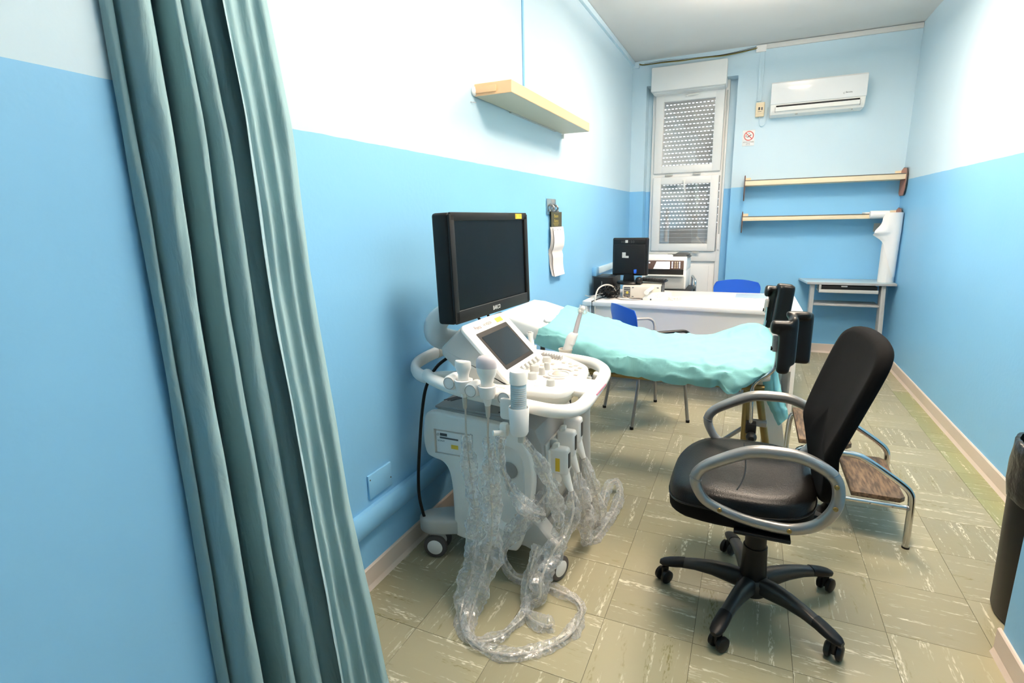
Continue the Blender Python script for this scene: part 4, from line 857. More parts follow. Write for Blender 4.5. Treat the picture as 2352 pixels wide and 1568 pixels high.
# loop arms
arm = [(1.168, .590), (1.180, .548), (1.212, .510), (1.295, .480), (1.375, .468), (1.450, .470), (1.512, .500), (1.550, .560), (1.556, .620), (1.535, .668), (1.464, .706), (1.390, .712), (1.315, .702), (1.225, .656), (1.183, .624)]
for yy, dz in ((1.632, 0.0), (2.150, 0.010)):
    P3 = [(x, yy + (0.012 if yy < 1.9 else -0.012) * max(0, (0.56 - z) / 0.1), z + dz) for x, z in arm]
    ar = obj('armrest', B().tube(P3, [.0175, .016, .016, .017, .018, .018, .018, .018, .017, .018, .019, .020, .020, .019, .0175], 14, 6, closed=True, flat=(1.0, 0.85), up=(0, 1, 0)), M_silver, oc)
    for q in ((0, 14), (9, 8)):
        a, c = Vector(P3[q[0]]), Vector(P3[q[1]]); d = (c - a).normalized()
        obj('arm_joint', B().tube([a - d * 0.003, a + d * 0.003], 0.0195, 14, flat=(1.0, 0.88), up=(0, 1, 0)), M_steel, ar)
    sgn = -1 if yy < 1.9 else 1
    for q in (2.4, 4.9, 7.2, 8.4):
        i = int(q); a = Vector(P3[i]).lerp(Vector(P3[i + 1]), q - i); yb = a.y + sgn * 0.0155
        obj('screw', B().lathe([(0.0, 0.0), (0.003, 0.0), (0.004, sgn * 0.0015), (0.0065, sgn * 0.002), (0.0075, 0.0), (0.0075, -sgn * 0.004), (0, -sgn * 0.004)], (a.x, yb, a.z), 14, 'y'), M_brass, ar)
    if yy < 1.9:
        obj('worn_patch', B().tube([Vector((x, y, z + 0.0018)) for x, y, z in (P3[12], Vector(P3[12]).lerp(Vector(P3[13]), .5), P3[13])], [0.012, 0.0185, 0.012], 12, 3, flat=(0.85, 0.85), up=(0, 1, 0)), M_scuff, ar)
    obj('arm_mount', B().box((1.37, 1.70 if yy < 1.9 else 2.09, 0.432), (0.16, 0.15, 0.012), 0.004), M_black, oc)
# base
obj('gas_column', B().lathe([(0, .07), (.044, .075), (.046, .10), (.042, .19), (.0405, .235), (0.0405, .236), (.036, .237), (.0355, .300), (0, .30)], (HX, HY, 0), 24).lathe([(0, .29), (.030, .29), (.030, .37), (0, .37)], (HX, HY, 0), 20), M_black, oc)
obj('base_hub', B().lathe([(0, .048), (.050, .050), (.058, .062), (.060, .10), (.050, .118), (0, .12)], (HX, HY, 0), 24), M_gun, oc)
for k in range(5):
    a = math.radians(178 - 72 * k); d = Vector((math.cos(a), math.sin(a), 0)); n_ = Vector((-d.y, d.x, 0)); rings = []
    for r, w, h, zc in ((.035, .030, .034, .090), (.08, .028, .034, .098), (.14, .024, .027, .103), (.20, .0215, .021, .100), (.25, .021, .017, .092), (.28, .022, .015, .084), (.308, .021, .012, .078), (.322, .013, .008, .075)):
        c = Vector((HX, HY, zc)) + d * r
        rings.append([c + n_ * (w * math.copysign(abs(math.cos(t)) ** 0.8, math.cos(t))) + Vector((0, 0, h * math.copysign(abs(math.sin(t)) ** 0.8, math.sin(t)))) for t in [2 * math.pi * q / 16 for q in range(16)]])
    lg = obj('base_leg', B().loft(rings), M_gun, oc)
    rings = []
    for r, w, h, zc in ((.236, .0, .0, .096), (.24, .0225, .0175, .096), (.265, .0235, .0175, .090), (.295, .0235, .015, .083), (.318, .020, .012, .0775), (.331, .010, .007, .075)):
        c = Vector((HX, HY, zc)) + d * r
        rings.append([c + n_ * (max(w, .001) * math.copysign(abs(math.cos(t)) ** 0.8, math.cos(t))) + Vector((0, 0, max(h, .001) * math.copysign(abs(math.sin(t)) ** 0.8, math.sin(t)))) for t in [2 * math.pi * q / 16 for q in range(16)]])
    obj('leg_cap', B().loft(rings), M_black, lg)
    ca = a + (0.9, 2.4, 0.4, 1.9, 2.8)[k]; cd = Vector((math.cos(ca), math.sin(ca), 0)); cn = Vector((-cd.y, cd.x, 0)); c0 = Vector((HX, HY, 0)) + d * 0.305 + cd * 0.012
    Mx = Matrix(((cd.x, cn.x, 0, c0.x), (cd.y, cn.y, 0, c0.y), (0, 0, 1, 0), (0, 0, 0, 1)))
    w = obj('caster', B(Mx).box((-0.004, 0, 0.042), (0.030, 0.016, 0.044), 0.006).cyl((-0.012, 0, 0.05), (-0.012, 0, 0.075), 0.007, 10), M_black, oc)
    for s in (-1, 1): obj('wheel', B(Mx).lathe([(0, -0.010), (0.020, -0.010), (0.026, -0.006), (0.0265, 0.0), (0.026, 0.006), (0.018, 0.011), (0, 0.011)], (0, s * 0.0165, 0.0265), 22, 'y'), M_black, w)

# ------------------------------------------------------------------ two-step stool
ss = thing('step_stool', 'chrome two-step stool with worn dark wooden treads behind the office chair', 'step stool', (1.75, 2.73, 0))
for yy in (2.50, 2.955):
    ys = yy
    rail = [(1.969, ys, 0.0), (1.967, ys, .10), (1.965, ys, .215), (1.955, ys, .255), (1.925, ys, .285), (1.86, ys, .330), (1.79, ys, .374), (1.755, ys, .388), (1.70, ys, .393), (1.58, ys, .393), (1.545, ys, .386), (1.527, ys, .355), (1.520, ys, .20), (1.515, ys, 0.0)]
    obj('frame_tube', B().tube(rail, 0.0135, 12, 4), M_chrome, ss)
    obj('lower_rail', B().tube([(1.520, ys, .185), (1.962, ys, .185)], 0.0105, 10), M_chrome, ss)
    for x in (1.515, 1.969): obj('foot_cap', B().cyl((x, ys, 0.0), (x, ys, 0.008), 0.0145, 12), M_black, ss)
    for x in (1.82, 1.90): obj('screw', B().cyl((x, ys - 0.0105, .185), (x, ys - 0.0125, .185), 0.004, 8), M_steel, ss)
    obj('weld', B().ell((1.957, ys, .185), (0.012, 0.014, 0.013), 12, 8), M_steel, ss)
def tread(x0, x1, z0):
    p = [(x0, 2.512), (x1 - .02, 2.512), (x1, 2.535), (x1, 2.92), (x1 - .02, 2.943), (x0, 2.943)]
    return B().prism(p, 'z', z0, z0 + 0.022, 0.003)
obj('tread', tread(1.752, 1.950, .195), M_step, ss); obj('tread', tread(1.532, 1.735, .405), M_step, ss)

# ------------------------------------------------------------------ blue visitor chairs
def blue_chair(name, label, loc, ang, feet=True):
    """shell chair facing +x locally; seat 0.45 m"""
    t = thing(name, label, 'chair', loc); Mx = Matrix.Translation(loc) @ Matrix.Rotation(ang, 4, 'Z')
    def shell(rows_, nm): obj(nm, B(Mx).grid(rows_, 0.006), M_blueplas, t, angle=60)
    rw = []
    for i in range(13):
        u = i / 12; r_ = []
        for k in range(13):
            v = -1 + k / 6; hw = 0.215 - 0.03 * (1 - u) ** 3; x = -0.20 + 0.41 * u; cz = 0.435 - 0.018 * math.sin(u * math.pi) + 0.012 * v * v - (0.03 * max(0, u - 0.8) / 0.2)
            r_.append(Vector((x, v * hw, cz)))
        rw.append(r_)
    shell(rw, 'seat')
    rw = []
    for i in range(15):
        u = i / 14; r_ = []
        for k in range(15):
            v = -1 + k / 7; hw = 0.205 * (1 - 0.12 * (1 - u)); 
            if u > 0.75: hw *= (1 - 0.14 * ((u - 0.75) / 0.25) ** 2)
            z = 0.52 + 0.305 * u - 0.02 * (v * v) * max(0, u - 0.6) / 0.4; x = -0.215 - 0.055 * u + 0.045 * v * v + 0.02 * (u - 0.4) ** 2
            r_.append(Vector((x, v * hw, z)))
        rw.append(r_)
    shell(rw, 'backrest')
    for s in (-1, 1):
        obj('leg', B(Mx).tube([(0.15, s * 0.20, 0.425), (0.19, s * 0.225, 0.0)], 0.0115, 10), M_steel, t)
        obj('leg', B(Mx).tube([(-0.262, s * 0.17, 0.60), (-0.240, s * 0.19, 0.50), (-0.18, s * 0.20, 0.40), (-0.235, s * 0.225, 0.0)], 0.0115, 10, 3), M_steel, t)
        obj('armrest', B(Mx).tube([(-0.245, s * 0.205, 0.63), (-0.14, s * 0.235, 0.655), (0.06, s * 0.245, 0.66), (0.135, s * 0.243, 0.65), (0.165, s * 0.235, 0.60), (0.17, s * 0.215, 0.43)], 0.0125, 10, 4, flat=(1.3, 0.8), up=(0, 0, 1)), M_mgrey if s > 0 else M_black, t)
        for x, y in ((0.19, s * 0.225), (-0.235, s * 0.225)): obj('foot_cap', B(Mx).cyl((x, y, 0), (x, y, 0.018), 0.0135, 10), M_black, t)
    obj('under_frame', B(Mx).tube([(0.15, -0.2, 0.418), (0.15, 0.2, 0.418)], 0.011, 8).tube([(-0.18, -0.2, 0.405), (-0.18, 0.2, 0.405)], 0.011, 8), M_steel, t)
    return t
blue_chair('visitor_chair', 'blue plastic armchair with grey legs between the couch and the desk', (0.672, 3.715, 0), math.radians(38))
blue_chair('visitor_chair', 'blue plastic chair behind the white desk, only its rounded back showing', (1.185, 5.02, 0), math.radians(-90))

# ------------------------------------------------------------------ desk and what stands on it
dk = thing('desk', 'long white laminate desk standing across the far end of the room', 'desk', (0.85, 4.55, 0))
obj('desk_top', B().prism([(0.045, 4.17), (0.075, 4.145), (1.628, 4.075), (1.640, 4.085), (1.632, 4.985), (0.06, 4.985)], 'z', 0.708, 0.742, 0.004), M_desk, dk)
obj('modesty_panel', B().prism([(0.10, 4.185), (1.60, 4.12), (1.60, 4.142), (0.10, 4.207)], 'z', 0.30, 0.708), M_desk, dk)
obj('side_panel', B().box((1.612, 4.53, 0.354), (0.026, 0.86, 0.708), 0.002), M_desk, dk)
obj('side_panel', B().box((0.085, 4.57, 0.354), (0.026, 0.78, 0.708), 0.002), M_desk, dk)
obj('panel_seam', B().box((0.135, 4.181, 0.50), (0.003, 0.006, 0.40)), M_greyink, dk)
cl = thing('computer_case', 'flat beige desktop computer case lying under the desk monitor', 'computer', (0.45, 4.6, 0.742))
RC = Matrix.Translation((0.455, 4.62, 0)) @ Matrix.Rotation(0.10, 4, 'Z')
obj('case', B(RC).box((0, 0, 0.795), (0.31, 0.40, 0.10), 0.004), M_pc, cl)
obj('fan_grille', B(RC).box((-0.117, -0.2015, 0.795), (0.052, 0.004, 0.082), 0.002), M_dgrey, cl)
for k in range(4): obj('grille_bar', B(RC).box((-0.117, -0.204, 0.768 + k * 0.018), (0.046, 0.002, 0.003)), M_greyp, cl)
obj('fan_hub', B(RC).cyl((-0.115, -0.2035, 0.79), (-0.115, -0.206, 0.79), 0.011, 12), M_goldtxt, cl)
for x, z in ((-0.07, 0.832), (-0.07, 0.757), (0.13, 0.832)): obj('vent_mark', B(RC).box((x, -0.201, z), (0.016, 0.002, 0.007)), M_greyink, cl)
obj('front_bezel', B(RC).box((0.161, 0, 0.795), (0.014, 0.395, 0.10), 0.003), M_dgrey, cl)
dm = thing('desk_monitor', 'back of a black desk monitor standing on the beige computer case', 'monitor', (0.345, 4.58, 0.846))
RM = Matrix.Translation((0.347, 4.57, 0)) @ Matrix.Rotation(-0.06, 4, 'Z')
obj('housing', B(RM).box((0, 0.0, 1.075), (0.302, 0.045, 0.315), 0.012, 3).prism([(-0.135, 0.93), (0.135, 0.93), (0.135, 1.18), (-0.135, 1.18)], 'y', -0.045, -0.02, 0.012), M_black, dm)
obj('top_ridge', B(RM).box((-0.005, -0.030, 1.198), (0.27, 0.014, 0.050), 0.006), M_black, dm)
text('lettering', 'HB-150', RM @ Vector((-0.015, -0.0375, 1.200)), (1, -0.06, 0), (0, 0, 1), 0.020, M_dgrey, dm, width=0.110)
obj('white_tag', B(RM).box((-0.026, -0.0385, 1.203), (0.022, 0.002, 0.022)), M_greyp, dm)
obj('rating_label', B(RM).box((-0.045, -0.0455, 1.09), (0.030, 0.001, 0.045)).box((-0.020, -0.0455, 1.075), (0.032, 0.001, 0.017)), M_greyp, dm)
obj('cable_plug', B(RM).box((0.056, -0.05, 0.955), (0.022, 0.02, 0.034), 0.004), M_blueplas, dm)
obj('neck', B(RM).prism([(-0.055, 0.850), (0.045, 0.850), (0.025, 0.985), (-0.040, 0.985)], 'y', -0.035, 0.005, 0.006), M_black, dm)
obj('stand_base', B(RM).lathe([(0, .846), (.108, .847), (.112, .856), (.105, .866), (.05, .872), (0, .874)], (0, 0.0, 0), 28), M_black, dm)
kb = thing('keyboard', 'black keyboard lying over the computer case behind the monitor foot', 'keyboard', (0.52, 4.63, 0.86))
RK = Matrix.Translation((0.53, 4.66, 0.868)) @ Matrix.Rotation(-0.12, 4, 'Z') @ Matrix.Rotation(0.04, 4, 'Y')
obj('keyboard_body', B(RK).box((0, 0, 0), (0.22, 0.13, 0.016), 0.004), M_black, kb)
for i in range(9):
    for j in range(3): obj('key', B(RK).box((-0.095 + i * 0.0235, -0.035 + j * 0.034, 0.011), (0.019, 0.028, 0.008), 0.002, 1), M_bez, kb)
wbx = tag(obj('webcam', B().ell((0.437, 4.50, 0.885), (0.030, 0.030, 0.028)).box((0.437, 4.50, 0.852), (0.035, 0.035, 0.012), 0.004), M_black), 'small round black webcam beside the desk monitor foot', 'webcam')
bxx = thing('backup_battery', 'black power backup box against the left wall behind the desk cables', 'box', (0.125, 4.66, 0.742))
obj('case', B().box((0.128, 4.66, 0.822), (0.17, 0.30, 0.158), 0.006), M_black, bxx)
for k in range(6): obj('fin', B().box((0.185, 4.54 + k * 0.045, 0.904), (0.05, 0.006, 0.008)), M_dgrey, bxx)
obj('led', B().ell((0.118, 4.508, 0.815), (0.0055, 0.003, 0.0055), 10, 6), M_led, bxx)
obj('led_strip', B().box((0.118, 4.5085, 0.848), (0.003, 0.002, 0.035)), M_greyp, bxx)
obj('socket_plate', B().box((0.112, 4.509, 0.778), (0.022, 0.002, 0.035)), M_greyp, bxx)
tr = thing('cable_trunking', 'pale blue cable trunking on the left wall behind the desk monitor', 'trunking', (0.02, 4.85, 0.93))
obj('channel', B().box((0.016, 5.15, 0.935), (0.032, 0.90, 0.055), 0.003), M_pale, tr)
obj('socket_box', B().box((0.02, 4.66, 0.935), (0.04, 0.09, 0.075), 0.004), M_blue, tr)
# cable tangle: one mass of thin wires
ct = B(); rnd = random.Random(3)
for k in range(26):
    c = Vector((0.205 + rnd.uniform(-.055, .055), 4.40 + rnd.uniform(-.06, .06), 0.785)); P_ = []
    for i in range(7): P_.append((c.x + rnd.uniform(-.055, .055), c.y + rnd.uniform(-.07, .07), 0.746 + rnd.random() * 0.105))
    ct.tube(P_, 0.0030, 5, 4)
tag(obj('cable_tangle', ct, M_black), 'tangle of thin black computer cables on the left end of the desk', 'cables', kind='stuff')
wc = tag(obj('white_cable', B().tube([(0.26, 4.42, 0.80), (0.245, 4.36, 0.845), (0.205, 4.30, 0.862), (0.170, 4.22, 0.845), (0.158, 4.17, 0.80), (0.155, 4.150, 0.742), (0.157, 4.152, 0.60), (0.156, 4.155, 0.40), (0.156, 4.155, 0.02)], 0.006, 8, 5), M_pc), 'thick white cable curving over the front edge of the desk', 'cable')
bc = tag(obj('black_cable', B().tube([(0.19, 4.40, 0.755), (0.15, 4.25, 0.748), (0.135, 4.155, 0.744), (0.132, 4.145, 0.73), (0.134, 4.150, 0.55), (0.134, 4.155, 0.02)], 0.004, 8, 5), M_black), 'thin black cable hanging down the front of the desk beside the white one', 'cable')
th = tag(obj('mouse_cable', B().tube([(0.27, 4.38, 0.747), (0.33, 4.30, 0.746), (0.42, 4.29, 0.746), (0.50, 4.34, 0.746), (0.46, 4.385, 0.746), (0.40, 4.37, 0.746), (0.36, 4.385, 0.76), (0.33, 4.40, 0.77)], 0.0022, 6, 6), M_black), 'very thin dark wire looping on the desk in front of the computer case', 'cable')
gc = tag(obj('grey_wire', B().tube([(0.015, 4.35, 0.762), (0.06, 4.33, 0.757), (0.12, 4.34, 0.772), (0.18, 4.38, 0.79), (0.17, 4.42, 0.84)], 0.003, 6, 5), M_greyp), 'thin grey wire running from the wall to the cable tangle', 'cable')
phn = thing('telephone', 'white desk telephone with curled cord in front of the computer case', 'telephone', (0.60, 4.43, 0.742))
RP = Matrix.Translation((0.610, 4.385, 0.742)) @ Matrix.Rotation(-0.30, 4, 'Z')
obj('phone_base', B(RP).prism([(-0.09, 0), (0.09, 0), (0.09, 0.052), (0.06, 0.058), (-0.09, 0.022)], 'x', -0.085, 0.085, 0.006), M_vinyl, phn)
obj('handset', B(RP).tube([(-0.055, -0.085, 0.062), (-0.058, -0.05, 0.074), (-0.06, 0.03, 0.088), (-0.058, 0.085, 0.082)], [.020, .015, .015, .021], 10, 4), M_vinyl, phn)
for i in range(3):
    for j in range(4): obj('key', B(RP).box((0.01 + i * 0.022, -0.06 + j * 0.022, 0.036 + j * 0.0048), (0.014, 0.013, 0.006), 0.002, 1), M_white2, phn)
obj('key_window', B(RP).box((-0.012, -0.0905, 0.012), (0.01, 0.002, 0.012)), M_ink, phn)
coil = [(0.70 + 0.030 * t + 0.013 * math.cos(t * 24), 4.375 + 0.016 * math.sin(t * 3) + 0.004 * t, 0.756 + 0.012 * math.sin(t * 24)) for t in [i / 60 * 3.0 for i in range(61)]]
obj('curled_cord', B().tube(coil, 0.0034, 6, 2), M_vinyl, phn)
pp = tag(obj('paper_sheet', B().box((1.31, 4.80, 0.7432), (0.24, 0.26, 0.0012)), M_glassg), 'pale translucent sheet lying flat on the right part of the desk', 'paper')

# printer on trolley
tl = thing('printer_trolley', 'small black-shelved trolley with chrome side handle behind the desk', 'trolley', (0.55, 5.38, 0))
obj('shelf', B().box((0.545, 5.37, 0.715), (0.50, 0.42, 0.024), 0.004), M_black, tl)
obj('shelf', B().box((0.545, 5.37, 0.30), (0.50, 0.42, 0.024), 0.004), M_black, tl)
for x in (0.31, 0.78):
    for y in (5.18, 5.56): obj('leg', B().cyl((x, y, 0), (x, y, 0.705), 0.012, 10), M_steel, tl)
obj('side_handle', B().tube([(0.772, 5.45, 0.73), (0.772, 5.45, 0.80), (0.776, 5.43, 0.832), (0.800, 5.32, 0.830), (0.822, 5.22, 0.815), (0.826, 5.205, 0.78), (0.826, 5.205, 0.715)], 0.011, 10, 4), M_chrome, tl)
pn = thing('printer', 'white multifunction printer with lit display panel behind the desk', 'printer', (0.53, 5.38, 0.727))
obj('body', B().box((0.535, 5.40, 0.815), (0.41, 0.38, 0.176), 0.008), M_white2, pn)
obj('scanner_head', B().box((0.535, 5.40, 0.965), (0.41, 0.38, 0.13), 0.008).box((0.47, 5.40, 1.035), (0.28, 0.34, 0.030), 0.012), M_white2, pn)
obj('control_panel', B().box((0.548, 5.205, 0.955), (0.335, 0.014, 0.082), 0.004), M_panel, pn)
b = B().prism([(0.440, 0.918), (0.590, 0.918), (0.590, 0.986), (0.468, 0.986)], 'y', 5.1965, 5.199); obj('display', b, M_lit, pn)
for j in range(4):
    for i in range(4): obj('key', B().cyl((0.613 + i * 0.020 + (0.006 if i else 0), 5.199, 0.980 - j * 0.0165), (0.613 + i * 0.020 + (0.006 if i else 0), 5.196, 0.980 - j * 0.0165), 0.0055, 10), M_wled if i in (0, 3) else M_cream, pn)
obj('status_led', B().cyl((0.402, 5.199, 0.975), (0.402, 5.196, 0.975), 0.006, 10), M_wled, pn)
obj('paper_slot', B().box((0.548, 5.206, 0.888), (0.335, 0.012, 0.050), 0.003), M_black, pn)
obj('slot_lip', B().box((0.548, 5.185, 0.858), (0.350, 0.05, 0.010), 0.003), M_white, pn)
obj('paper_drawer', B().box((0.535, 5.205, 0.785), (0.38, 0.012, 0.11), 0.004).box((0.48, 5.198, 0.812), (0.10, 0.01, 0.018), 0.003), M_greyp, pn)
obj('feeder_tray', B().prism([(0.555, 1.050), (0.72, 1.052), (0.755, 1.018), (0.605, 1.012), (0.585, 1.035)], 'y', 5.25, 5.52, 0.004).box((0.68, 5.38, 1.045), (0.13, 0.20, 0.008), 0.003), M_dgrey, pn)
obj('lid_paper', B().box((0.45, 5.40, 1.056), (0.36, 0.26, 0.006), 0.002), M_greyp, pn)

# ------------------------------------------------------------------ left wall shelf, calendar
sh1 = thing('wall_shelf', 'chunky beech laminate floating shelf high on the left wall', 'shelf', (0.10, 3.11, 2.0))
obj('board', B().box((0.105, 3.1125, 2.010), (0.195, 1.325, 0.055), 0.0015, 1), M_shelf, sh1, smooth=False)
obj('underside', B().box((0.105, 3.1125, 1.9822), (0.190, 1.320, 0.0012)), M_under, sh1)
obj('end_strip', B().box((0.070, 2.4455, 2.008), (0.110, 0.008, 0.028), 0.001), M_shelf, sh1)
obj('broken_plaster', B().ell((0.008, 2.447, 2.005), (0.012, 0.022, 0.022), 10, 8), M_paper, sh1)
obj('bracket_nail', B().tube([(0.0, 2.42, 1.955), (0.02, 2.44, 1.952)], 0.002, 6), M_steel, sh1)
obj('shelf_track', B().box((0.008, 3.25, 1.980), (0.014, 0.75, 0.006)), M_greyp, sh1)
obj('plaster_peg', B().box((0.01, 3.775, 1.965), (0.02, 0.012, 0.03), 0.002), M_paper, sh1)
hk_ = thing('double_hook', 'square chrome double coat hook plate on the left wall above the calendar', 'hook', (0.0, 3.535, 1.48))
obj('plate', B().box((0.006, 3.535, 1.482), (0.008, 0.175, 0.105), 0.002), M_chrome, hk_)
for y in (3.495, 3.575): obj('hook', B().tube([(0.01, y, 1.495), (0.03, y, 1.488), (0.04, y, 1.470), (0.03, y + 0.004, 1.452), (0.045, y + 0.01, 1.450)], 0.007, 8, 3), M_steel, hk_)
ca = thing('calendar', 'long narrow paper calendar with dark header hanging from the wall hook', 'calendar', (0.0, 3.59, 1.2))
def page(y0, y1, z0, z1, off, curl):
    rw = []
    for i in range(25):
        t = i / 24; z = z0 + (z1 - z0) * t; x = off + 0.012 + 0.010 * math.sin(t * 6.0 + curl) + 0.016 * max(0, t - 0.45) + (0.02 * math.exp(-((t - 0.50) / 0.06) ** 2) * -0.6)
        dy = 0.020 * max(0, t - 0.4) * 1.6
        rw.append([Vector((x, y0 + dy + (y1 - y0) * k / 4, z)) for k in range(5)])
    return B().grid(rw, 0.0012)
obj('header', B().prism([(3.502, 1.345), (3.72, 1.345), (3.72, 1.448), (3.502, 1.448)], 'x', 0.016, 0.019), M_calhead, ca)
for k in range(5): obj('page', page(3.502 - 0.004 * k, 3.72 - 0.004 * k, 1.346, 1.005 + 0.002 * k, 0.012 - 0.003 * k + (0.006 if k == 0 else 0), 0.1 * k), M_cal, ca)
text('lettering', 'Buon\nAnno', (0.0195, 3.60, 1.405), (0, 1, 0), (0, 0, 1), 0.055, M_goldtxt, ca, width=0.09)
dp = B()
for k in range(13):
    for j in range(3): dp.box((0.034 - 0.0007 * k, 3.53 + j * 0.06 + 0.001 * k, 1.325 - k * 0.011), (0.001, 0.012, 0.004))
tag(obj('day_print', dp, M_greyink, ca), kind='stuff')
for k in range(3): obj('print_line', B().box((0.0195, 3.60, 1.372 - k * 0.008), (0.0006, 0.12 - k * 0.02, 0.002)), M_goldtxt, ca)

# ------------------------------------------------------------------ back wall: air conditioner, switch, sign, shelves
ac = thing('air_conditioner', 'white wall-mounted split air conditioner above the shelves', 'air conditioner', (1.74, DY, 2.46))
x0, x1 = 1.352, 2.122
pf = [(DY, 2.60), (5.99, 2.605), (5.955, 2.600), (5.945, 2.58), (5.940, 2.43), (5.945, 2.40), (5.955, 2.36), (5.985, 2.325), (6.06, 2.318), (DY, 2.318)]
obj('body', B().prism(pf, 'x', x0, x1, 0.010, 3), M_white, ac, angle=30)
obj('front_panel', B().prism([(5.944, 2.604), (5.932, 2.592), (5.928, 2.43), (5.934, 2.412), (5.946, 2.410), (5.950, 2.60)], 'x', x0 - 0.002, x1 + 0.002, 0.006, 2), mat('glossy_white_panel', (238, 238, 238), 0.12, spec=0.35, var=0.01), ac, angle=30)
obj('outlet_gap', B().prism([(5.938, 2.398), (5.941, 2.376), (5.955, 2.376), (5.955, 2.398)], 'x', x0 + 0.05, x1 - 0.045), M_black, ac)
obj('louvre', B().prism([(5.938, 2.384), (5.9445, 2.350), (5.952, 2.352), (5.948, 2.386)], 'x', x0 + 0.045, x1 - 0.042, 0.002), M_white, ac)
obj('louvre_edge', B().prism([(5.936, 2.386), (5.946, 2.340), (5.956, 2.340), (5.95, 2.386)], 'x', x1 - 0.042, x1 - 0.038).prism([(5.936, 2.386), (5.946, 2.340), (5.956, 2.340), (5.95, 2.386)], 'x', x0 + 0.041, x0 + 0.045), M_mgrey, ac)
obj('sensor_nub', B().box((1.58, 5.985, 2.317), (0.02, 0.02, 0.012), 0.003).box((2.03, 6.0, 2.317), (0.01, 0.01, 0.01), 0.002), M_mgrey, ac)
text('lettering', 'Beretta', (1.986, 5.9276, 2.455), (1, 0, 0), (0, 0, 1), 0.013, M_ink, ac, width=0.050)
obj('logo_square', B().box((1.949, 5.9272, 2.455), (0.012, 0.001, 0.0015)).box((1.943, 5.9272, 2.4495), (0.0015, 0.001, 0.012)).box((1.949, 5.9272, 2.444), (0.012, 0.001, 0.0015)), M_ink, ac)
sw = thing('isolator_switch', 'small cream isolator switch box left of the air conditioner', 'switch', (1.265, DY, 2.40))
obj('box', B().box((1.264, DY - 0.022, 2.405), (0.080, 0.044, 0.132), 0.006), M_cream, sw)
obj('cover', B().box((1.264, DY - 0.046, 2.405), (0.074, 0.008, 0.080), 0.003), M_cream, sw)
obj('rocker', B().box((1.256, DY - 0.052, 2.412), (0.014, 0.008, 0.026), 0.002), M_ink, sw)
obj('marking', B().box((1.262, DY - 0.0505, 2.385), (0.034, 0.001, 0.004)).box((1.280, DY - 0.0505, 2.41), (0.014, 0.001, 0.026)), M_greyink, sw)
obj('supply_lead', B().tube([(1.262, DY - 0.02, 2.345), (1.262, DY - 0.02, 2.30), (1.275, DY - 0.018, 2.262), (1.295, DY - 0.018, 2.255), (1.318, DY - 0.018, 2.275), (1.328, DY - 0.018, 2.33), (1.335, DY - 0.02, 2.42)], 0.005, 8, 4), M_pale, sw)
sg = thing('no_smoking_sign', 'small white no smoking sign on the back wall right of the window', 'sign', (1.178, DY, 2.155))
obj('plate', B().box((1.178, DY - 0.003, 2.152), (0.112, 0.004, 0.150), 0.001), M_paper, sg)
def flat_ring(cx_, cz_, r0, r1, y, n=36):
    b = B(); r_ = [[Vector((cx_ + r * math.cos(2 * math.pi * k / n), y, cz_ + r * math.sin(2 * math.pi * k / n))) for k in range(n + 1)] for r in (r0, r1)]
    return b.loft(r_, closed=False, cap=False)
obj('ring', flat_ring(1.180, 2.172, 0.0375, 0.0455, DY - 0.0058), M_red, sg)
obj('slash', B().box((1.180, DY - 0.0060, 2.172), (0.080, 0.0006, 0.0075), rot=Matrix.Rotation(math.radians(45), 3, 'Y')), M_red, sg)
obj('cigarette', B().box((1.184, DY - 0.0056, 2.170), (0.042, 0.0006, 0.0075), rot=Matrix.Rotation(math.radians(-33), 3, 'Y')), M_ink, sg)
obj('smoke', B().tube([(1.158, DY - 0.0056, 2.160), (1.152, DY - 0.0056, 2.172), (1.158, DY - 0.0056, 2.182)], 0.003, 6, 3, flat=(1, 0.1), up=(0, 1, 0)).tube([(1.176, DY - 0.0056, 2.192), (1.182, DY - 0.0056, 2.198), (1.188, DY - 0.0056, 2.190)], 0.002, 6, 3, flat=(1, 0.1), up=(0, 1, 0)), M_greyink, sg)
text('lettering', 'VIETATO FUMARE', (1.178, DY - 0.0056, 2.113), (1, 0, 0), (0, 0, 1), 0.011, M_greyink, sg, width=0.098)
text('lettering', 'ETTZ', (1.178, DY - 0.0056, 2.094), (1, 0, 0), (0, 0, 1), 0.012, M_greyink, sg, width=0.034)
def back_shelf(label, z0, z1, bz0, bz1, grp):
    t = thing('wall_shelf', label, 'shelf', (1.84, DY, (z0 + z1) / 2), grp)
    obj('board', B().box((1.838, 6.035, (z0 + z1) / 2 + 0.004), (1.318, 0.20, z1 - z0 - 0.012), 0.003), M_cream, t)
    obj('dark_edge', B().box((1.838, 5.9335, z1 - 0.004), (1.318, 0.005, 0.006)), M_dgrey, t)
    obj('top_skin', B().box((1.838, 6.035, z1 - 0.0015), (1.318, 0.198, 0.003)), M_greyp, t)
    for x, mm in ((1.176, M_terra), (2.502, M_terra)):
        pr_ = [(DY, bz1 - 0.02), (6.07, bz1 + 0.0), (5.955, bz1 - 0.010), (5.930, bz1 - 0.06), (5.925, (bz0 + bz1) / 2), (5.935, bz0 + 0.05), (5.975, bz0), (6.10, bz0), (DY, bz0 + 0.02)]
        br = obj('bracket', B().prism(pr_, 'x', x - 0.005, x + 0.005, 0.002), mm, t, smooth=False)
        obj('bracket_edge', B().tube([(x, p[0] - 0.001, p[1]) for p in pr_[1:8]], 0.004, 6), M_dgrey, br)
        sx = 1 if x < 2 else -1
        obj('fixing_tab', B().box((x + sx * 0.028, DY - 0.004, bz1 - 0.045), (0.050, 0.008, 0.05), 0.002).cyl((x + sx * 0.035, DY - 0.008, bz1 - 0.045), (x + sx * 0.035, DY - 0.011, bz1 - 0.045), 0.007, 8), M_cream, br)
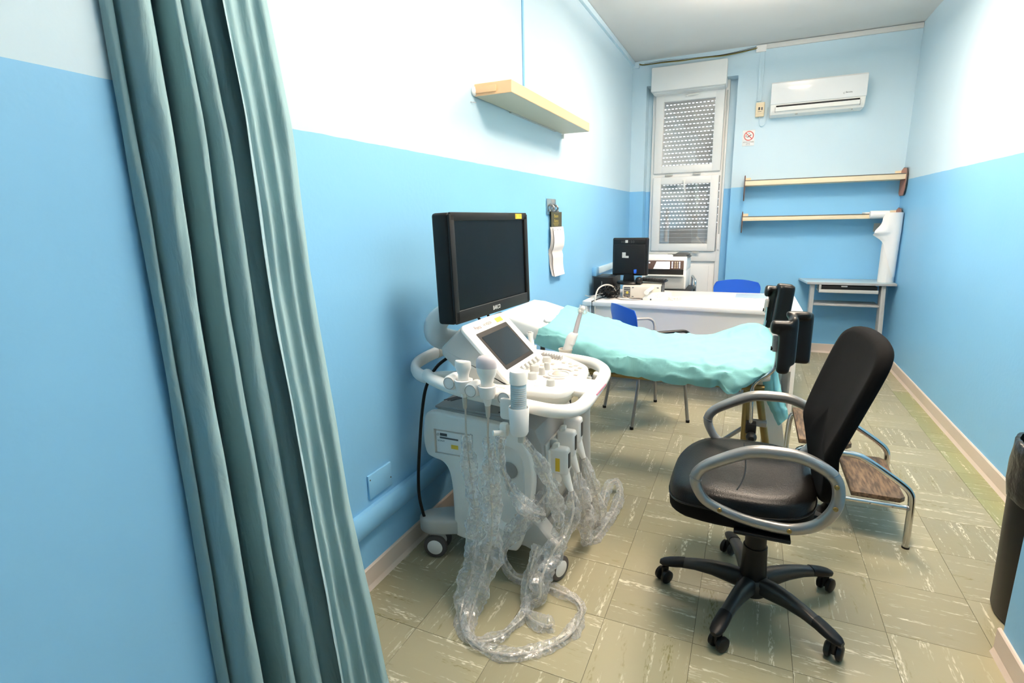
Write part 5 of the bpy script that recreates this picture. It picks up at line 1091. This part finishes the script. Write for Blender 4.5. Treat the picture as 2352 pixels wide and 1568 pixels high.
back_shelf('upper cream shelf with terracotta brackets on the back wall', 1.671, 1.733, 1.540, 1.785, 'cream shelves on the back wall')
back_shelf('lower cream shelf on the back wall, carrying papers and a paper roll', 1.330, 1.385, 1.225, 1.432, 'cream shelves on the back wall')
b = B().tube([(2.255, 5.965, 1.398 - 0.022), (2.40, 5.965, 1.398 - 0.022)], 0.034, 18)
rl = tag(obj('paper_roll', b, M_paper), 'small white paper roll lying across the front of the lower shelf', 'paper roll'); rl.location = (0, -0.068, 0.0)
tag(obj('paper_stack', B().box((2.28, 6.03, 1.392), (0.11, 0.16, 0.014), 0.003), M_paper), 'short stack of white papers on the lower cream shelf', 'papers')
nt_ = thing('wall_notice', 'small pale notice sheet on the back wall under the lower shelf', 'notice', (2.375, DY, 1.255))
obj('sheet', B().box((2.385, DY - 0.002, 1.255), (0.10, 0.002, 0.080)), M_greyp, nt_)
obj('table_print', B().box((2.395, DY - 0.0035, 1.262), (0.06, 0.0006, 0.0012)).box((2.395, DY - 0.0035, 1.250), (0.06, 0.0006, 0.0012)).box((2.385, DY - 0.0035, 1.256), (0.001, 0.0006, 0.035)), M_greyink, nt_)

# ------------------------------------------------------------------ computer trolley table in the far right corner
t2 = thing('computer_table', 'narrow grey computer table with keyboard tray in the far right corner', 'table', (2.12, 5.90, 0))
obj('table_top', B().prism([(1.745, 6.12), (1.795, 5.765), (2.505, 5.765), (2.505, 6.12)], 'z', 0.742, 0.762, 0.002), M_glassg, t2)
obj('top_edge', B().box((2.15, 5.762, 0.752), (0.712, 0.006, 0.022), 0.001), M_trolley, t2)
for x in (1.845, 2.415):
    obj('leg', B().prism([(5.79, 0.742), (5.90, 0.742), (5.80, 0.03), (5.66, 0.03)] if x > 2 else [(5.79, 0.742), (5.90, 0.742), (5.86, 0.03), (5.74, 0.03)], 'x', x - 0.018, x + 0.018, 0.004), M_trolley, t2)
    obj('foot', B().box((x, 5.83, 0.02), (0.05, 0.44, 0.04), 0.008), M_trolley, t2)
obj('lower_shelf', B().box((2.13, 5.92, 0.545), (0.545, 0.25, 0.018), 0.002), M_trolley, t2)
obj('keyboard_tray', B().box((2.135, 5.88, 0.672), (0.475, 0.24, 0.014), 0.002).box((2.135, 5.762, 0.682), (0.475, 0.010, 0.030), 0.002), M_greyp, t2)
obj('tray_inside', B().box((2.135, 5.88, 0.705), (0.455, 0.23, 0.048), 0.002), M_black, t2)
obj('tray_slide', B().box((1.905, 5.86, 0.715), (0.02, 0.2, 0.05), 0.002).box((2.10, 5.760, 0.728), (0.05, 0.012, 0.012), 0.003), M_mgrey, t2)
pr2 = thing('couch_paper_roll', 'tall white couch paper roll standing on the grey corner table, its end hanging loose', 'paper roll', (2.435, 5.90, 0.762))
obj('roll', B().lathe([(0.012, 0.763), (0.062, 0.763), (0.064, 0.768), (0.064, 1.360), (0.062, 1.366), (0.014, 1.366), (0.012, 1.33)], (2.440, 5.90, 0), 30), M_paper, pr2)
rw = []
for i in range(30):
    t = i / 29; z = 1.392 - 0.575 * t; r_ = []
    w0 = (3.55 - 1.2 * math.exp(-((t - 0.30) / 0.16) ** 2) * 0 ); flare = 0.085 * math.exp(-((t - 0.31) / 0.10) ** 2) + 0.02 * math.exp(-((t - 0.12) / 0.2) ** 2)
    end = 3.40 + 0.3 * math.sin(t * 3) if t < 0.34 else 3.40 + 1.75 * (t - 0.34) / 0.66 if t < 0.95 else 5.1
    for k in range(16):
        u = k / 15; a = end + (6.9 - end) * u
        rr = 0.068 + 0.003 * math.sin(u * 9 + t * 6) + (flare + 0.012 * t) * max(0, 1 - u * 4.0) ** 1.2
        r_.append(Vector((2.440 + rr * math.cos(a), 5.90 + rr * math.sin(a), z - 0.0)))
    rw.append(r_)
obj('loose_sheet', B().grid(rw), M_paper, pr2, angle=70)

# ------------------------------------------------------------------ waste bin
wb_ = thing('waste_bin', 'tall black waste bin with a black liner beside the right wall corner', 'bin', (2.322, 2.16, 0))
obj('bin_body', B().lathe([(0, 0.0), (0.165, 0.004), (0.171, 0.02), (0.186, 0.56), (0.188, 0.60), (0.182, 0.60), (0.168, 0.06), (0, 0.05)], (2.322, 2.16, 0), 40), M_black, wb_)
rg = []
for r, z in ((0.206, 0.44), (0.216, 0.452), (0.2195, 0.50), (0.217, 0.56), (0.2185, 0.61), (0.214, 0.640), (0.200, 0.642), (0.195, 0.58)):
    ln = []
    for k in range(64):
        a = 2 * math.pi * k / 64; q = Vector((math.cos(a), math.sin(a), z * 6)); s = r * 0.88 + 0.006 * noise.noise(q * 3.1) + 0.003 * noise.noise(q * 9)
        ln.append(Vector((2.322 + s * math.cos(a), 2.16 + s * math.sin(a), z + 0.006 * noise.noise(q * 5))))
    rg.append(ln)
obj('bin_liner', B().loft(rg, cap=False), M_bag, wb_, angle=80)
